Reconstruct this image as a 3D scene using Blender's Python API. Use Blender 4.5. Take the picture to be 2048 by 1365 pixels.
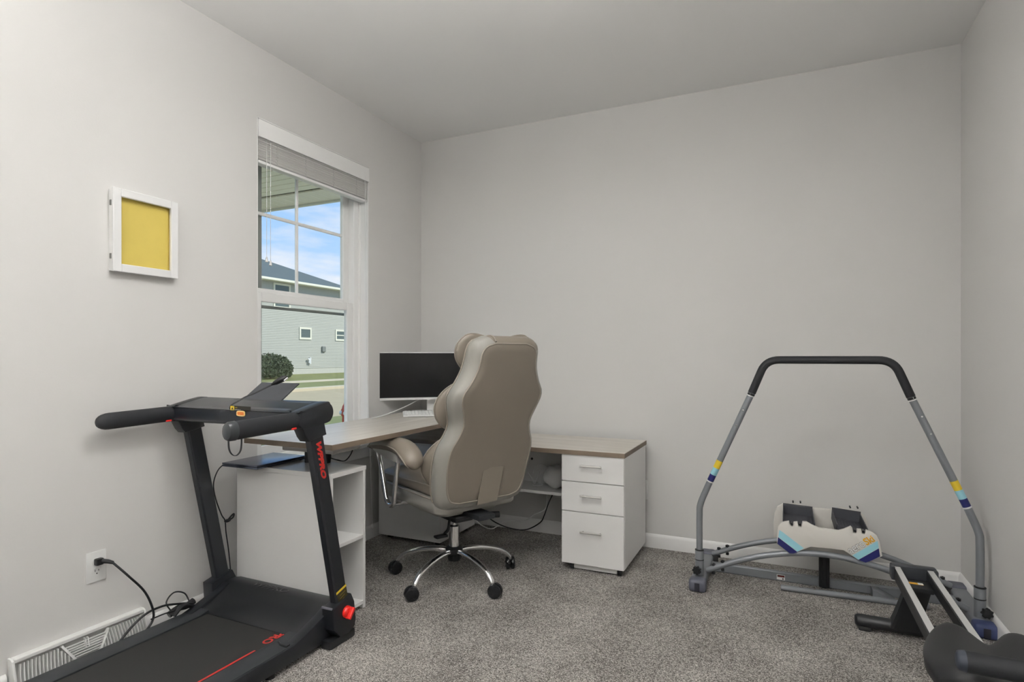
import bpy, bmesh, math, random
from mathutils import Vector, Matrix, Euler

# ------------------------------------------------------------------ clear
for o in list(bpy.data.objects):
    bpy.data.objects.remove(o, do_unlink=True)
scn = bpy.context.scene
COL = scn.collection
R = math.radians
PI = math.pi
rnd = random.Random(7)

# ------------------------------------------------------------------ camera
FPX, CYP, YAW = 1165.09, 713.2, 0.43458
CAM = Vector((2.407, -3.601, 1.1702))
FW = Vector((-math.sin(YAW), math.cos(YAW), 0))
RT = Vector((math.cos(YAW), math.sin(YAW), 0))
cam_d = bpy.data.cameras.new('camera')
cam_d.sensor_width = 36.0
cam_d.lens = 36.0 * FPX / 2048
cam_d.shift_y = (CYP - 682.5) / 2048
cam_d.clip_start = 0.05
cam_d.clip_end = 500
cam = bpy.data.objects.new('camera', cam_d)
COL.objects.link(cam)
cam.location = CAM
cam.rotation_euler = (PI / 2, 0, YAW)
scn.camera = cam


def ray(u, v):
    return FW + RT * ((u - 1024) / FPX) - Vector((0, 0, 1)) * ((v - CYP) / FPX)


def _hit(u, v, a, val):
    d = ray(u, v)
    return CAM + d * ((val - CAM[a]) / d[a])


def hx(u, v, x=0.0): return _hit(u, v, 0, x)
def hy(u, v, y=0.0): return _hit(u, v, 1, y)
def hz(u, v, z=0.0): return _hit(u, v, 2, z)


# ------------------------------------------------------------------ view + world + sun
scn.view_settings.view_transform = 'Standard'
scn.view_settings.look = 'None'
scn.view_settings.gamma = 1.0
scn.view_settings.use_curve_mapping = False
scn.view_settings.exposure = 0.40

LAMP = 19.0          # ceiling lamp emission
FILL_GLOW = 310.0        # emission of the added fill uplighters
SKY = 0.9
SUN = 3.2

w = bpy.data.worlds.new('world')
scn.world = w
w.use_nodes = True
nt = w.node_tree
nt.nodes.clear()
N = nt.nodes.new
L = nt.links.new
out = N('ShaderNodeOutputWorld')
bg = N('ShaderNodeBackground')
bg.inputs['Strength'].default_value = SKY
geo = N('ShaderNodeTexCoord')
sep = N('ShaderNodeSeparateXYZ')
L(geo.outputs['Generated'], sep.inputs[0])
ramp = N('ShaderNodeValToRGB')
ramp.color_ramp.elements[0].position = 0.0
ramp.color_ramp.elements[0].color = (0.56, 0.74, 0.97, 1)
ramp.color_ramp.elements[1].position = 0.40
ramp.color_ramp.elements[1].color = (0.22, 0.47, 0.90, 1)
L(sep.outputs['Z'], ramp.inputs[0])
mp = N('ShaderNodeMapping')
mp.inputs['Scale'].default_value = (2.2, 2.2, 9.0)
L(geo.outputs['Generated'], mp.inputs[0])
nz = N('ShaderNodeTexNoise')
nz.inputs['Scale'].default_value = 2.1
nz.inputs['Detail'].default_value = 6
L(mp.outputs[0], nz.inputs['Vector'])
cr = N('ShaderNodeValToRGB')
cr.color_ramp.elements[0].position = 0.53
cr.color_ramp.elements[1].position = 0.72
L(nz.outputs['Fac'], cr.inputs[0])
mx = N('ShaderNodeMixRGB')
mx.inputs['Color2'].default_value = (0.88, 0.86, 0.90, 1)
L(cr.outputs[0], mx.inputs['Fac'])
L(ramp.outputs[0], mx.inputs['Color1'])
L(mx.outputs[0], bg.inputs[0])
L(bg.outputs[0], out.inputs[0])

sun_d = bpy.data.lights.new('sun', 'SUN')
sun_d.energy = SUN
sun_d.angle = R(3)
sun_d.color = (1, 0.95, 0.86)
sun = bpy.data.objects.new('sun', sun_d)
COL.objects.link(sun)
sun.rotation_euler = Vector((-0.75, -0.35, -0.75)).to_track_quat('-Z', 'Y').to_euler()

# ------------------------------------------------------------------ materials
MATS = {}


def mat(name, col, rough=0.5, metal=0.0, bump=0.0, bscale=200.0, var=0.0, vscale=8.0, coat=0.0, spec=0.5,
        emit=None, estr=0.0, alpha=1.0, trans=0.0, stretch=None):
    if name in MATS:
        return MATS[name]
    m = bpy.data.materials.new(name)
    m.use_nodes = True
    nt = m.node_tree
    b = nt.nodes['Principled BSDF']
    b.inputs['Base Color'].default_value = (*col, 1)
    b.inputs['Roughness'].default_value = rough
    b.inputs['Metallic'].default_value = metal
    b.inputs['Coat Weight'].default_value = coat
    b.inputs['Specular IOR Level'].default_value = spec
    b.inputs['Transmission Weight'].default_value = trans
    b.inputs['Alpha'].default_value = alpha
    if emit:
        b.inputs['Emission Color'].default_value = (*emit, 1)
        b.inputs['Emission Strength'].default_value = estr
    if bump or var:
        tc = nt.nodes.new('ShaderNodeTexCoord')
        src = tc.outputs['Object']
        if stretch:
            mpn = nt.nodes.new('ShaderNodeMapping')
            mpn.inputs['Scale'].default_value = stretch
            nt.links.new(src, mpn.inputs[0])
            src = mpn.outputs[0]
    if var:
        n = nt.nodes.new('ShaderNodeTexNoise')
        n.inputs['Scale'].default_value = vscale
        n.inputs['Detail'].default_value = 5
        nt.links.new(src, n.inputs['Vector'])
        mixn = nt.nodes.new('ShaderNodeMixRGB')
        mixn.inputs['Color1'].default_value = (*[max(0, c * (1 - var)) for c in col], 1)
        mixn.inputs['Color2'].default_value = (*[min(1, c * (1 + var)) for c in col], 1)
        nt.links.new(n.outputs['Fac'], mixn.inputs['Fac'])
        nt.links.new(mixn.outputs[0], b.inputs['Base Color'])
    if bump:
        n2 = nt.nodes.new('ShaderNodeTexNoise')
        n2.inputs['Scale'].default_value = bscale
        n2.inputs['Detail'].default_value = 3
        nt.links.new(src, n2.inputs['Vector'])
        bp = nt.nodes.new('ShaderNodeBump')
        bp.inputs['Strength'].default_value = bump
        bp.inputs['Distance'].default_value = 0.002
        nt.links.new(n2.outputs['Fac'], bp.inputs['Height'])
        nt.links.new(bp.outputs[0], b.inputs['Normal'])
    MATS[name] = m
    return m


def wood_mat(name, c1, c2, rough, axis):
    m = bpy.data.materials.new(name)
    m.use_nodes = True
    nt = m.node_tree
    b = nt.nodes['Principled BSDF']
    tc = nt.nodes.new('ShaderNodeTexCoord')
    mpn = nt.nodes.new('ShaderNodeMapping')
    mpn.inputs['Scale'].default_value = (2.0, 40, 40) if axis == 0 else (40, 2.0, 40)
    nt.links.new(tc.outputs['Object'], mpn.inputs[0])
    n = nt.nodes.new('ShaderNodeTexNoise')
    n.inputs['Scale'].default_value = 1.0
    n.inputs['Detail'].default_value = 6
    n.inputs['Roughness'].default_value = 0.6
    nt.links.new(mpn.outputs[0], n.inputs['Vector'])
    r = nt.nodes.new('ShaderNodeValToRGB')
    r.color_ramp.elements[0].position = 0.3
    r.color_ramp.elements[0].color = (*c1, 1)
    r.color_ramp.elements[1].position = 0.72
    r.color_ramp.elements[1].color = (*c2, 1)
    nt.links.new(n.outputs['Fac'], r.inputs[0])
    nt.links.new(r.outputs[0], b.inputs['Base Color'])
    b.inputs['Roughness'].default_value = rough
    return m


def carpet_mat():
    m = bpy.data.materials.new('carpet')
    m.use_nodes = True
    nt = m.node_tree
    b = nt.nodes['Principled BSDF']
    b.inputs['Roughness'].default_value = 1.0
    b.inputs['Specular IOR Level'].default_value = 0.1
    tc = nt.nodes.new('ShaderNodeTexCoord')
    vor = nt.nodes.new('ShaderNodeTexVoronoi')
    vor.inputs['Scale'].default_value = 270
    nt.links.new(tc.outputs['Object'], vor.inputs['Vector'])
    n1 = nt.nodes.new('ShaderNodeTexNoise')
    n1.inputs['Scale'].default_value = 330
    n1.inputs['Detail'].default_value = 2
    nt.links.new(tc.outputs['Object'], n1.inputs['Vector'])
    n2 = nt.nodes.new('ShaderNodeTexNoise')
    n2.inputs['Scale'].default_value = 3.5
    n2.inputs['Detail'].default_value = 4
    nt.links.new(tc.outputs['Object'], n2.inputs['Vector'])
    bw = nt.nodes.new('ShaderNodeSeparateColor')
    nt.links.new(vor.outputs['Color'], bw.inputs[0])
    add = nt.nodes.new('ShaderNodeMath')
    add.operation = 'MULTIPLY_ADD'
    add.inputs[1].default_value = 0.55
    nt.links.new(bw.outputs[0], add.inputs[0])
    m2 = nt.nodes.new('ShaderNodeMath')
    m2.operation = 'MULTIPLY_ADD'
    m2.inputs[1].default_value = 1.25
    m2.inputs[2].default_value = -0.45
    nt.links.new(n1.outputs['Fac'], m2.inputs[0])
    nt.links.new(m2.outputs[0], add.inputs[2])
    m3 = nt.nodes.new('ShaderNodeMath')
    m3.operation = 'MULTIPLY_ADD'
    m3.inputs[1].default_value = 0.42
    nt.links.new(n2.outputs['Fac'], m3.inputs[0])
    sb = nt.nodes.new('ShaderNodeMath')
    sb.operation = 'SUBTRACT'
    sb.inputs[1].default_value = 0.21
    nt.links.new(add.outputs[0], sb.inputs[0])
    nt.links.new(sb.outputs[0], m3.inputs[2])
    r = nt.nodes.new('ShaderNodeValToRGB')
    e = r.color_ramp.elements
    e[0].position = 0.12
    e[0].color = (0.075, 0.068, 0.062, 1)
    e[1].position = 0.85
    e[1].color = (0.80, 0.765, 0.72, 1)
    k = e.new(0.45)
    k.color = (0.30, 0.28, 0.26, 1)
    nt.links.new(m3.outputs[0], r.inputs[0])
    nt.links.new(r.outputs[0], b.inputs['Base Color'])
    bp = nt.nodes.new('ShaderNodeBump')
    bp.inputs['Strength'].default_value = 0.8
    bp.inputs['Distance'].default_value = 0.006
    nt.links.new(add.outputs[0], bp.inputs['Height'])
    nt.links.new(bp.outputs[0], b.inputs['Normal'])
    return m


def glass_mat():
    m = bpy.data.materials.new('window_glass')
    m.use_nodes = True
    nt = m.node_tree
    nt.nodes.clear()
    o = nt.nodes.new('ShaderNodeOutputMaterial')
    t = nt.nodes.new('ShaderNodeBsdfTransparent')
    t.inputs[0].default_value = (0.965, 0.98, 0.97, 1)
    g = nt.nodes.new('ShaderNodeBsdfGlossy')
    g.inputs['Roughness'].default_value = 0.02
    f = nt.nodes.new('ShaderNodeLayerWeight')
    f.inputs[0].default_value = 0.5
    pw = nt.nodes.new('ShaderNodeMath')
    pw.operation = 'POWER'
    pw.inputs[1].default_value = 5.0
    nt.links.new(f.outputs['Facing'], pw.inputs[0])
    ma = nt.nodes.new('ShaderNodeMath')
    ma.operation = 'MULTIPLY_ADD'
    ma.inputs[1].default_value = 0.9
    ma.inputs[2].default_value = 0.025
    nt.links.new(pw.outputs[0], ma.inputs[0])
    mixs = nt.nodes.new('ShaderNodeMixShader')
    nt.links.new(ma.outputs[0], mixs.inputs[0])
    nt.links.new(t.outputs[0], mixs.inputs[1])
    nt.links.new(g.outputs[0], mixs.inputs[2])
    nt.links.new(mixs.outputs[0], o.inputs[0])
    return m


WALL = mat('wall_paint', (0.705, 0.695, 0.68), 0.85, bump=0.12, bscale=140, var=0.012, vscale=2, spec=0.2)
CEIL = mat('ceiling_paint', (0.90, 0.898, 0.89), 0.9, bump=0.1, bscale=120, spec=0.15)
TRIM = mat('trim_white', (0.88, 0.876, 0.865), 0.4)
VINYL = mat('vinyl_white', (0.92, 0.92, 0.91), 0.35)
LAM = mat('white_laminate', (0.80, 0.795, 0.785), 0.38, bump=0.03, bscale=60, var=0.015, vscale=3)
BLK = mat('black_plastic', (0.010, 0.011, 0.013), 0.42)
BLKG = mat('black_gloss', (0.012, 0.013, 0.015), 0.16)
RUB = mat('black_rubber', (0.018, 0.018, 0.019), 0.7, bump=0.1, bscale=300)
FOAM = mat('black_foam', (0.010, 0.011, 0.014), 0.65, bump=0.15, bscale=250)
CHROME = mat('chrome', (0.86, 0.86, 0.87), 0.07, metal=1.0)
STEEL = mat('grey_paint_metal', (0.23, 0.245, 0.265), 0.38, metal=0.25)
STEELD = mat('dark_grey_cap', (0.10, 0.105, 0.135), 0.5)
NAVYCAP = mat('navy_cap', (0.045, 0.06, 0.15), 0.5)
ALU = mat('brushed_aluminium', (0.68, 0.68, 0.67), 0.35, metal=0.25)
RED = mat('red_plastic', (0.72, 0.02, 0.015), 0.3)
REDINK = mat('red_print', (0.48, 0.018, 0.012), 0.5)
YEL = mat('yellow_print', (0.80, 0.58, 0.04), 0.5)
CYAN = mat('cyan_print', (0.36, 0.70, 0.80), 0.45)
NAVY = mat('navy_print', (0.012, 0.015, 0.12), 0.45)
ORANGE = mat('orange_print', (0.78, 0.40, 0.02), 0.5)
CREAM = mat('cream_plastic', (0.74, 0.715, 0.67), 0.4)
WPL = mat('white_plastic', (0.82, 0.82, 0.81), 0.35)
LEATH = mat('taupe_leather', (0.215, 0.186, 0.152), 0.42, bump=0.10, bscale=420, var=0.05, vscale=5)
LEATHL = mat('taupe_mesh_side', (0.30, 0.29, 0.262), 0.34, bump=0.3, bscale=900)
PIPE = mat('taupe_piping', (0.27, 0.24, 0.20), 0.5)
DKW = mat('dark_metal_frame', (0.02, 0.022, 0.026), 0.45)
TMET = mat('treadmill_metal', (0.009, 0.0105, 0.014), 0.38, bump=0.03, bscale=500)
BELT = mat('running_belt', (0.012, 0.012, 0.0115), 0.72, bump=0.5, bscale=700, var=0.2, vscale=10)
SCREEN = mat('screen_black', (0.006, 0.006, 0.007), 0.25)
WHITEINK = mat('white_print', (0.85, 0.85, 0.84), 0.5)
GREYINK = mat('grey_print', (0.30, 0.29, 0.28), 0.5)
BLKINK = mat('black_print', (0.01, 0.01, 0.01), 0.5)
TRAY = mat('grey_tray', (0.058, 0.060, 0.072), 0.6, bump=0.25, bscale=120, stretch=(8, 1, 1))
GLASS = glass_mat()
CARPET = carpet_mat()
WOODX = wood_mat('wood_top_along_x', (0.49, 0.45, 0.39), (0.72, 0.68, 0.62), 0.30, 0)
WOODY = wood_mat('wood_top_along_y', (0.49, 0.45, 0.39), (0.72, 0.68, 0.62), 0.28, 1)
WEDGE = mat('wood_edge', (0.20, 0.155, 0.115), 0.5, var=0.15, vscale=20)

# ------------------------------------------------------------------ mesh builder


class MB:
    def __init__(self):
        self.bm = bmesh.new()

    def _add(self, tmp, M=None):
        if M is not None:
            bmesh.ops.transform(tmp, matrix=M, verts=tmp.verts)
        me = bpy.data.meshes.new('tmp')
        tmp.to_mesh(me)
        tmp.free()
        self.bm.from_mesh(me)
        bpy.data.meshes.remove(me)
        return self

    def box(self, lo, hi, bev=0.0, seg=1, M=None):
        t = bmesh.new()
        bmesh.ops.create_cube(t, size=1)
        lo, hi = Vector(lo), Vector(hi)
        c, s = (lo + hi) / 2, hi - lo
        for v in t.verts:
            v.co = Vector((v.co.x * s.x + c.x, v.co.y * s.y + c.y, v.co.z * s.z + c.z))
        if bev:
            bmesh.ops.bevel(t, geom=t.edges[:], offset=min(bev, min(s) * 0.49), segments=seg, profile=0.6, affect='EDGES')
        return self._add(t, M)

    def cyl(self, p, q, r, seg=20, r2=None, bev=0.0):
        p, q = Vector(p), Vector(q)
        d = q - p
        t = bmesh.new()
        bmesh.ops.create_cone(t, cap_ends=True, segments=seg, radius1=r, radius2=r if r2 is None else r2, depth=d.length)
        if bev:
            es = [e for e in t.edges if len(e.link_faces) == 2 and any(len(f.verts) > 4 for f in e.link_faces)]
            bmesh.ops.bevel(t, geom=es, offset=bev, segments=2, profile=0.5, affect='EDGES')
        M = Matrix.Translation((p + q) / 2) @ d.to_track_quat('Z', 'Y').to_matrix().to_4x4()
        return self._add(t, M)

    def loft(self, rings, cap=True, closed=False):
        n = len(rings[0])
        vs = [[self.bm.verts.new(Vector(p)) for p in r] for r in rings]
        m = len(rings)
        for i in range(m if closed else m - 1):
            a, b = vs[i], vs[(i + 1) % m]
            for j in range(n):
                k = (j + 1) % n
                try:
                    self.bm.faces.new((a[j], a[k], b[k], b[j]))
                except ValueError:
                    pass
        if cap and not closed:
            for r in (vs[0][::-1], vs[-1]):
                try:
                    self.bm.faces.new(r)
                except ValueError:
                    pass
        return self

    def tube(self, pts, r, seg=10, closed=False, cap=True, flat=None):
        pts = [Vector(p) for p in pts]
        n = len(pts)
        rad = r if isinstance(r, (list, tuple)) else [r] * n
        rings = []
        up = None
        for i in range(n):
            if closed:
                d = pts[(i + 1) % n] - pts[i - 1]
            else:
                d = pts[min(i + 1, n - 1)] - pts[max(i - 1, 0)]
            if d.length < 1e-9:
                d = Vector((0, 0, 1))
            d.normalize()
            if up is None:
                up = Vector((0, 0, 1)) if abs(d.z) < 0.9 else Vector((0, 1, 0))
            s = d.cross(up)
            if s.length < 1e-6:
                s = d.orthogonal()
            s.normalize()
            up = s.cross(d).normalized()
            a, b = rad[i], rad[i] * (flat if flat else 1)
            rings.append([pts[i] + s * a * math.cos(2 * PI * k / seg) + up * b * math.sin(2 * PI * k / seg) for k in range(seg)])
        return self.loft(rings, cap=cap, closed=closed)

    def prism(self, poly, axis, a, b, bev=0.0, seg=2):
        """poly: 2-D points in the other two axes (order x,y,z), extruded along axis from a to b"""
        def P(p, t):
            if axis == 0:
                return Vector((t, p[0], p[1]))
            if axis == 1:
                return Vector((p[0], t, p[1]))
            return Vector((p[0], p[1], t))
        t = bmesh.new()
        va = [t.verts.new(P(p, a)) for p in poly]
        vb = [t.verts.new(P(p, b)) for p in poly]
        n = len(poly)
        fa = t.faces.new(va)
        fb = t.faces.new(vb[::-1])
        for i in range(n):
            t.faces.new((va[i], vb[i], vb[(i + 1) % n], va[(i + 1) % n]))
        bmesh.ops.recalc_face_normals(t, faces=t.faces)
        if bev:
            es = list(set(list(fa.edges) + list(fb.edges)))
            bmesh.ops.bevel(t, geom=es, offset=bev, segments=seg, profile=0.5, affect='EDGES')
        return self._add(t)

    def poly(self, pts):
        vs = [self.bm.verts.new(Vector(p)) for p in pts]
        self.bm.faces.new(vs)
        return self

    def lathe(self, prof, c=(0, 0, 0), seg=24, axis='Z'):
        c = Vector(c)
        rings = []
        for r, h in prof:
            ring = []
            for k in range(seg):
                a = 2 * PI * k / seg
                x, y = r * math.cos(a), r * math.sin(a)
                p = {'Z': (x, y, h), 'Y': (x, h, -y), 'X': (h, x, y)}[axis]
                ring.append(c + Vector(p))
            rings.append(ring)
        return self.loft(rings)

    def ball(self, c, r, seg=16, rings=10, fn=None):
        t = bmesh.new()
        bmesh.ops.create_uvsphere(t, u_segments=seg, v_segments=rings, radius=1)
        r = Vector(r) if not isinstance(r, (int, float)) else Vector((r, r, r))
        c = Vector(c)
        for v in t.verts:
            p = Vector((v.co.x, v.co.y, v.co.z))
            if fn:
                v.co = fn(p)
            else:
                v.co = Vector((p.x * r.x, p.y * r.y, p.z * r.z)) + c
        return self._add(t)

    def build(self, name, m, parent=None, M=None, sharp=35, smooth=True):
        bmesh.ops.recalc_face_normals(self.bm, faces=self.bm.faces)
        me = bpy.data.meshes.new(name)
        self.bm.to_mesh(me)
        self.bm.free()
        if M is not None:
            me.transform(M)
        if smooth:
            me.polygons.foreach_set('use_smooth', [True] * len(me.polygons))
            me.set_sharp_from_angle(angle=R(sharp))
        o = bpy.data.objects.new(name, me)
        COL.objects.link(o)
        ms = m if isinstance(m, (list, tuple)) else [m]
        for q in ms:
            me.materials.append(q)
        if parent:
            o.parent = parent
            o.matrix_parent_inverse = parent_inv(parent)
        return o


def parent_inv(p):
    return world_of(p).inverted()


def world_of(p):
    M = p.matrix_basis.copy()
    if p.parent:
        return world_of(p.parent) @ p.matrix_parent_inverse @ M
    return M


def tag(o, label, cat, group=None):
    o['label'] = label
    o['category'] = cat
    if group:
        o['group'] = group
    return o


def struct(o):
    o['kind'] = 'structure'
    return o


def stuff(o):
    o['kind'] = 'stuff'
    return o


def thing(name, label, cat, loc=(0, 0, 0), group=None):
    o = bpy.data.objects.new(name, None)
    o.empty_display_size = 0.05
    COL.objects.link(o)
    o.location = loc
    return tag(o, label, cat, group)


def box(name, lo, hi, m, parent=None, bev=0.0, seg=1):
    return MB().box(lo, hi, bev, seg).build(name, m, parent)


def text_mesh(name, body, size, m, M, parent, extrude=0.0, offset=0.0, sx=1.0):
    cu = bpy.data.curves.new('txt', 'FONT')
    cu.body = body
    cu.size = size
    cu.extrude = extrude
    cu.offset = offset
    cu.resolution_u = 3
    cu.align_x = 'LEFT'
    ob = bpy.data.objects.new('txt', cu)
    COL.objects.link(ob)
    bpy.context.view_layer.update()
    dg = bpy.context.evaluated_depsgraph_get()
    me = bpy.data.meshes.new_from_object(ob.evaluated_get(dg))
    bpy.data.objects.remove(ob, do_unlink=True)
    bpy.data.curves.remove(cu)
    me.transform(M @ Matrix.Diagonal((sx, 1, 1, 1)))
    me.materials.clear()
    me.materials.append(m)
    o = bpy.data.objects.new(name, me)
    COL.objects.link(o)
    if parent:
        o.parent = parent
        o.matrix_parent_inverse = parent_inv(parent)
    return o


def frame3(origin, right, up):
    r, u = Vector(right).normalized(), Vector(up).normalized()
    n = r.cross(u)
    M = Matrix((r, u, n)).transposed().to_4x4()
    M.translation = Vector(origin)
    return M


def smooth_path(pts, n=8, closed=False):
    """Catmull-Rom through pts"""
    pts = [Vector(p) for p in pts]
    m = len(pts)
    res = []
    for i in range(m if closed else m - 1):
        p1, p2 = pts[i], pts[(i + 1) % m]
        p0 = pts[i - 1] if (closed or i > 0) else p1 * 2 - p2
        p3 = pts[(i + 2) % m] if (closed or i + 2 < m) else p2 * 2 - p1
        for k in range(n):
            t = k / n
            res.append(0.5 * ((2 * p1) + (p2 - p0) * t + (2 * p0 - 5 * p1 + 4 * p2 - p3) * t * t + (3 * p1 - p0 - 3 * p2 + p3) * t ** 3))
    if not closed:
        res.append(pts[-1])
    return res


def cord(name, pts, r, m, parent=None, n=8):
    return MB().tube(smooth_path(pts, n), r, 8).build(name, m, parent, sharp=60)


# ------------------------------------------------------------------ room shell
W, H, YF = 3.2194, 2.74, -7.4
T = 0.16
WY0, WY1, WZ0, WZ1 = -1.474, -0.600, 0.615, 2.385      # window opening in the left wall
struct(box('floor', (-T, YF - T, -0.06), (W + T, T, 0.0), CARPET))
struct(box('ceiling', (-T, YF - T, H), (W + T, T, H + 0.1), CEIL))
struct(box('wall_back', (-T, 0, 0), (W + T, T, H), WALL))
struct(box('wall_right', (W, YF, 0), (W + T, 0, H), WALL))
struct(box('wall_front', (-T, YF - T, 0), (W + T, YF, H), WALL))
b = MB()
b.box((-T, YF, 0), (0, WY0, H)).box((-T, WY1, 0), (0, 0, H)).box((-T, WY0, 0), (0, WY1, WZ0)).box((-T, WY0, WZ1), (0, WY1, H))
struct(b.build('wall_left', WALL, smooth=False))


def baseboard(name, axis, fixed, a, b_, sgn):
    prof = [(0, 0), (0.013, 0), (0.013, 0.066), (0.010, 0.074), (0.006, 0.080), (0.002, 0.084), (0, 0.084)]
    m = MB()
    if axis == 1:
        m.prism([(fixed + sgn * p[0], p[1]) for p in prof], 1, a, b_)
    else:
        m.prism([(fixed + sgn * p[0], p[1]) for p in prof], 0, a, b_)
    return struct(m.build(name, TRIM))


baseboard('baseboard_left', 1, 0.0, -2.06, 0.0, 1)
baseboard('baseboard_left', 1, 0.0, YF, -2.525, 1)
baseboard('baseboard_back', 0, 0.0, 0.0, W, -1)
baseboard('baseboard_right', 1, W, YF, 0.0, -1)

# ------------------------------------------------------------------ window
win = bpy.data.objects.new('window_1', None)
COL.objects.link(win)
win.location = (0, (WY0 + WY1) / 2, WZ0)
struct(win)
FX0, FX1 = -0.155, -0.075      # frame depth range
b = MB()
fw_ = 0.052
b.box((FX0, WY0, WZ0), (FX1, WY0 + fw_, WZ1), 0.003).box((FX0, WY1 - fw_, WZ0), (FX1, WY1, WZ1), 0.003)
b.box((FX0, WY0 + fw_, WZ1 - fw_), (FX1, WY1 - fw_, WZ1), 0.003).box((FX0, WY0 + fw_, WZ0), (FX1, WY1 - fw_, WZ0 + 0.03), 0.003)
b.box((FX1, WY1 - 0.014, WZ0), (FX1 + 0.016, WY1, WZ1), 0.002).box((FX1, WY0, WZ0), (FX1 + 0.016, WY0 + 0.014, WZ1), 0.002)
b.build('frame', VINYL, win)
MID = 1.470


def sash(name, z0, z1, x0, x1, st, top, bot):
    m = MB()
    y0, y1 = WY0 + fw_, WY1 - fw_
    m.box((x0, y0, z0), (x1, y0 + st, z1), 0.003).box((x0, y1 - st, z0), (x1, y1, z1), 0.003)
    m.box((x0, y0 + st, z1 - top), (x1, y1 - st, z1), 0.003).box((x0, y0 + st, z0), (x1, y1 - st, z0 + bot), 0.003)
    s = m.build(name, VINYL, win)
    xm = (x0 + x1) / 2
    box('pane', (xm - 0.002, y0 + st, z0 + bot), (xm + 0.002, y1 - st, z1 - top), GLASS, s)
    return s, xm, y0 + st, y1 - st


up_s, xm, ya, yb = sash('upper_sash', MID + 0.005, WZ1 - fw_, -0.145, -0.118, 0.050, 0.040, 0.060)
lo_s, xm2, yc, yd = sash('lower_sash', WZ0 + 0.03, MID + 0.04, -0.112, -0.085, 0.052, 0.050, 0.05)
zmu = 1.935
box('muntin', (xm - 0.007, -1.089, MID + 0.06), (xm + 0.007, -1.071, WZ1 - fw_ - 0.035), VINYL, up_s, 0.003)
box('muntin', (xm - 0.0072, ya, zmu - 0.009), (xm + 0.0072, yb, zmu + 0.009), VINYL, up_s, 0.003)
SCR = mat('screen_frame', (0.32, 0.33, 0.32), 0.5)
m = MB()
m.box((-0.157, WY0 + 0.035, 1.432), (-0.147, WY1 - 0.035, 1.447))
m.box((-0.157, WY0 + 0.052, WZ0 + 0.02), (-0.147, WY0 + 0.160, WZ1 - 0.03))
m.build('screen_frame', SCR, win)
b = MB()
b.box((-0.075, WY0 - 0.03, WZ0 - 0.022), (0.022, WY1 + 0.03, WZ0 + 0.002), 0.005, 2)
b.build('sill', TRIM, win)
box('apron', (0.0, WY0 - 0.015, WZ0 - 0.085), (0.013, WY1 + 0.015, WZ0 - 0.022), TRIM, win, 0.003)
b = MB()
b.box((-0.078, WY0, WZ0), (-0.001, WY0 + 0.006, WZ1)).box((-0.078, WY1 - 0.006, WZ0), (-0.001, WY1, WZ1)).box((-0.078, WY0, WZ1 - 0.006), (-0.001, WY1, WZ1))
b.build('jamb_liner', TRIM, win)

# blind, pulled up
bl = thing('window_blind', 'white mini blind pulled up under its valance at the window head', 'blind', (-0.03, (WY0 + WY1) / 2, WZ1 - 0.3))
VZ = WZ1 - 0.012
BY0, BY1 = WY0 + 0.012, WY1 - 0.010
box('valance', (0.000, WY0 + 0.004, VZ - 0.088), (0.010, WY1 - 0.004, VZ), VINYL, bl, 0.003, 2)
box('head_rail', (-0.045, BY0, VZ - 0.05), (-0.003, BY1, VZ - 0.006), VINYL, bl, 0.002)
SLAT = mat('blind_slat', (0.92, 0.915, 0.90), 0.4)
nt = SLAT.node_tree
tl_ = nt.nodes.new('ShaderNodeBsdfTranslucent')
tl_.inputs[0].default_value = (0.92, 0.91, 0.89, 1)
ms_ = nt.nodes.new('ShaderNodeMixShader')
ms_.inputs[0].default_value = 0.45
nt.links.new(nt.nodes['Principled BSDF'].outputs[0], ms_.inputs[1])
nt.links.new(tl_.outputs[0], ms_.inputs[2])
nt.links.new(ms_.outputs[0], nt.nodes['Material Output'].inputs[0])
m = MB()
nz_ = 22
for i in range(nz_):
    z = VZ - 0.052 - i * 0.0068
    dy = rnd.uniform(-0.002, 0.002)
    dz = rnd.uniform(-0.001, 0.001)
    m.prism([(-0.030, z - 0.006 + dz), (-0.019, z - 0.0022 + dz), (-0.006, z - 0.0018 + dz), (-0.0040, z + 0.001 + dz), (-0.006, z + 0.0038 + dz), (-0.019, z - 0.001 + dz), (-0.030, z - 0.0048 + dz)], 1, BY0 + dy, BY1 + dy)
stuff(m.build('slat_stack', SLAT, bl))
ZR = VZ - 0.052 - nz_ * 0.0068
box('bottom_rail', (-0.050, BY0, ZR - 0.016), (-0.004, BY1, ZR - 0.001), VINYL, bl, 0.004, 2)
for f in (0.14, 0.38, 0.64, 0.88):
    y = BY0 + (BY1 - BY0) * f
    pts = []
    for i in range(26):
        pts.append((-0.003 + 0.004 * math.sin(i * 2.3), y + 0.006 * math.sin(i * 1.9), VZ - 0.06 - i * (VZ - 0.06 - ZR) / 25))
    MB().tube(pts, 0.0013, 5).build('ladder_cord', WPL, bl)
MB().tube([(0.004, BY0 + 0.045, VZ - 0.06), (0.004, BY0 + 0.045, 1.68)], 0.0012, 5).build('pull_cord', WPL, bl)
MB().tube([(0.004, BY0 + 0.070, VZ - 0.06), (0.004, BY0 + 0.070, 1.665)], 0.0012, 5).build('pull_cord', WPL, bl)
for yy, zz in ((0.045, 1.655), (0.070, 1.64)):
    MB().lathe([(0.001, 0.028), (0.004, 0.024), (0.008, 0.002), (0.007, 0.0), (0.001, 0.0)], (0.004, BY0 + yy, zz), 12).build('tassel', WPL, bl)
MB().tube([(0.008, WY1 - 0.045, VZ - 0.06), (0.016, WY1 - 0.04, 1.2), (0.030, WY1 + 0.0, 0.10)], 0.0022, 6).build('lift_cord', WPL, bl)
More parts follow.
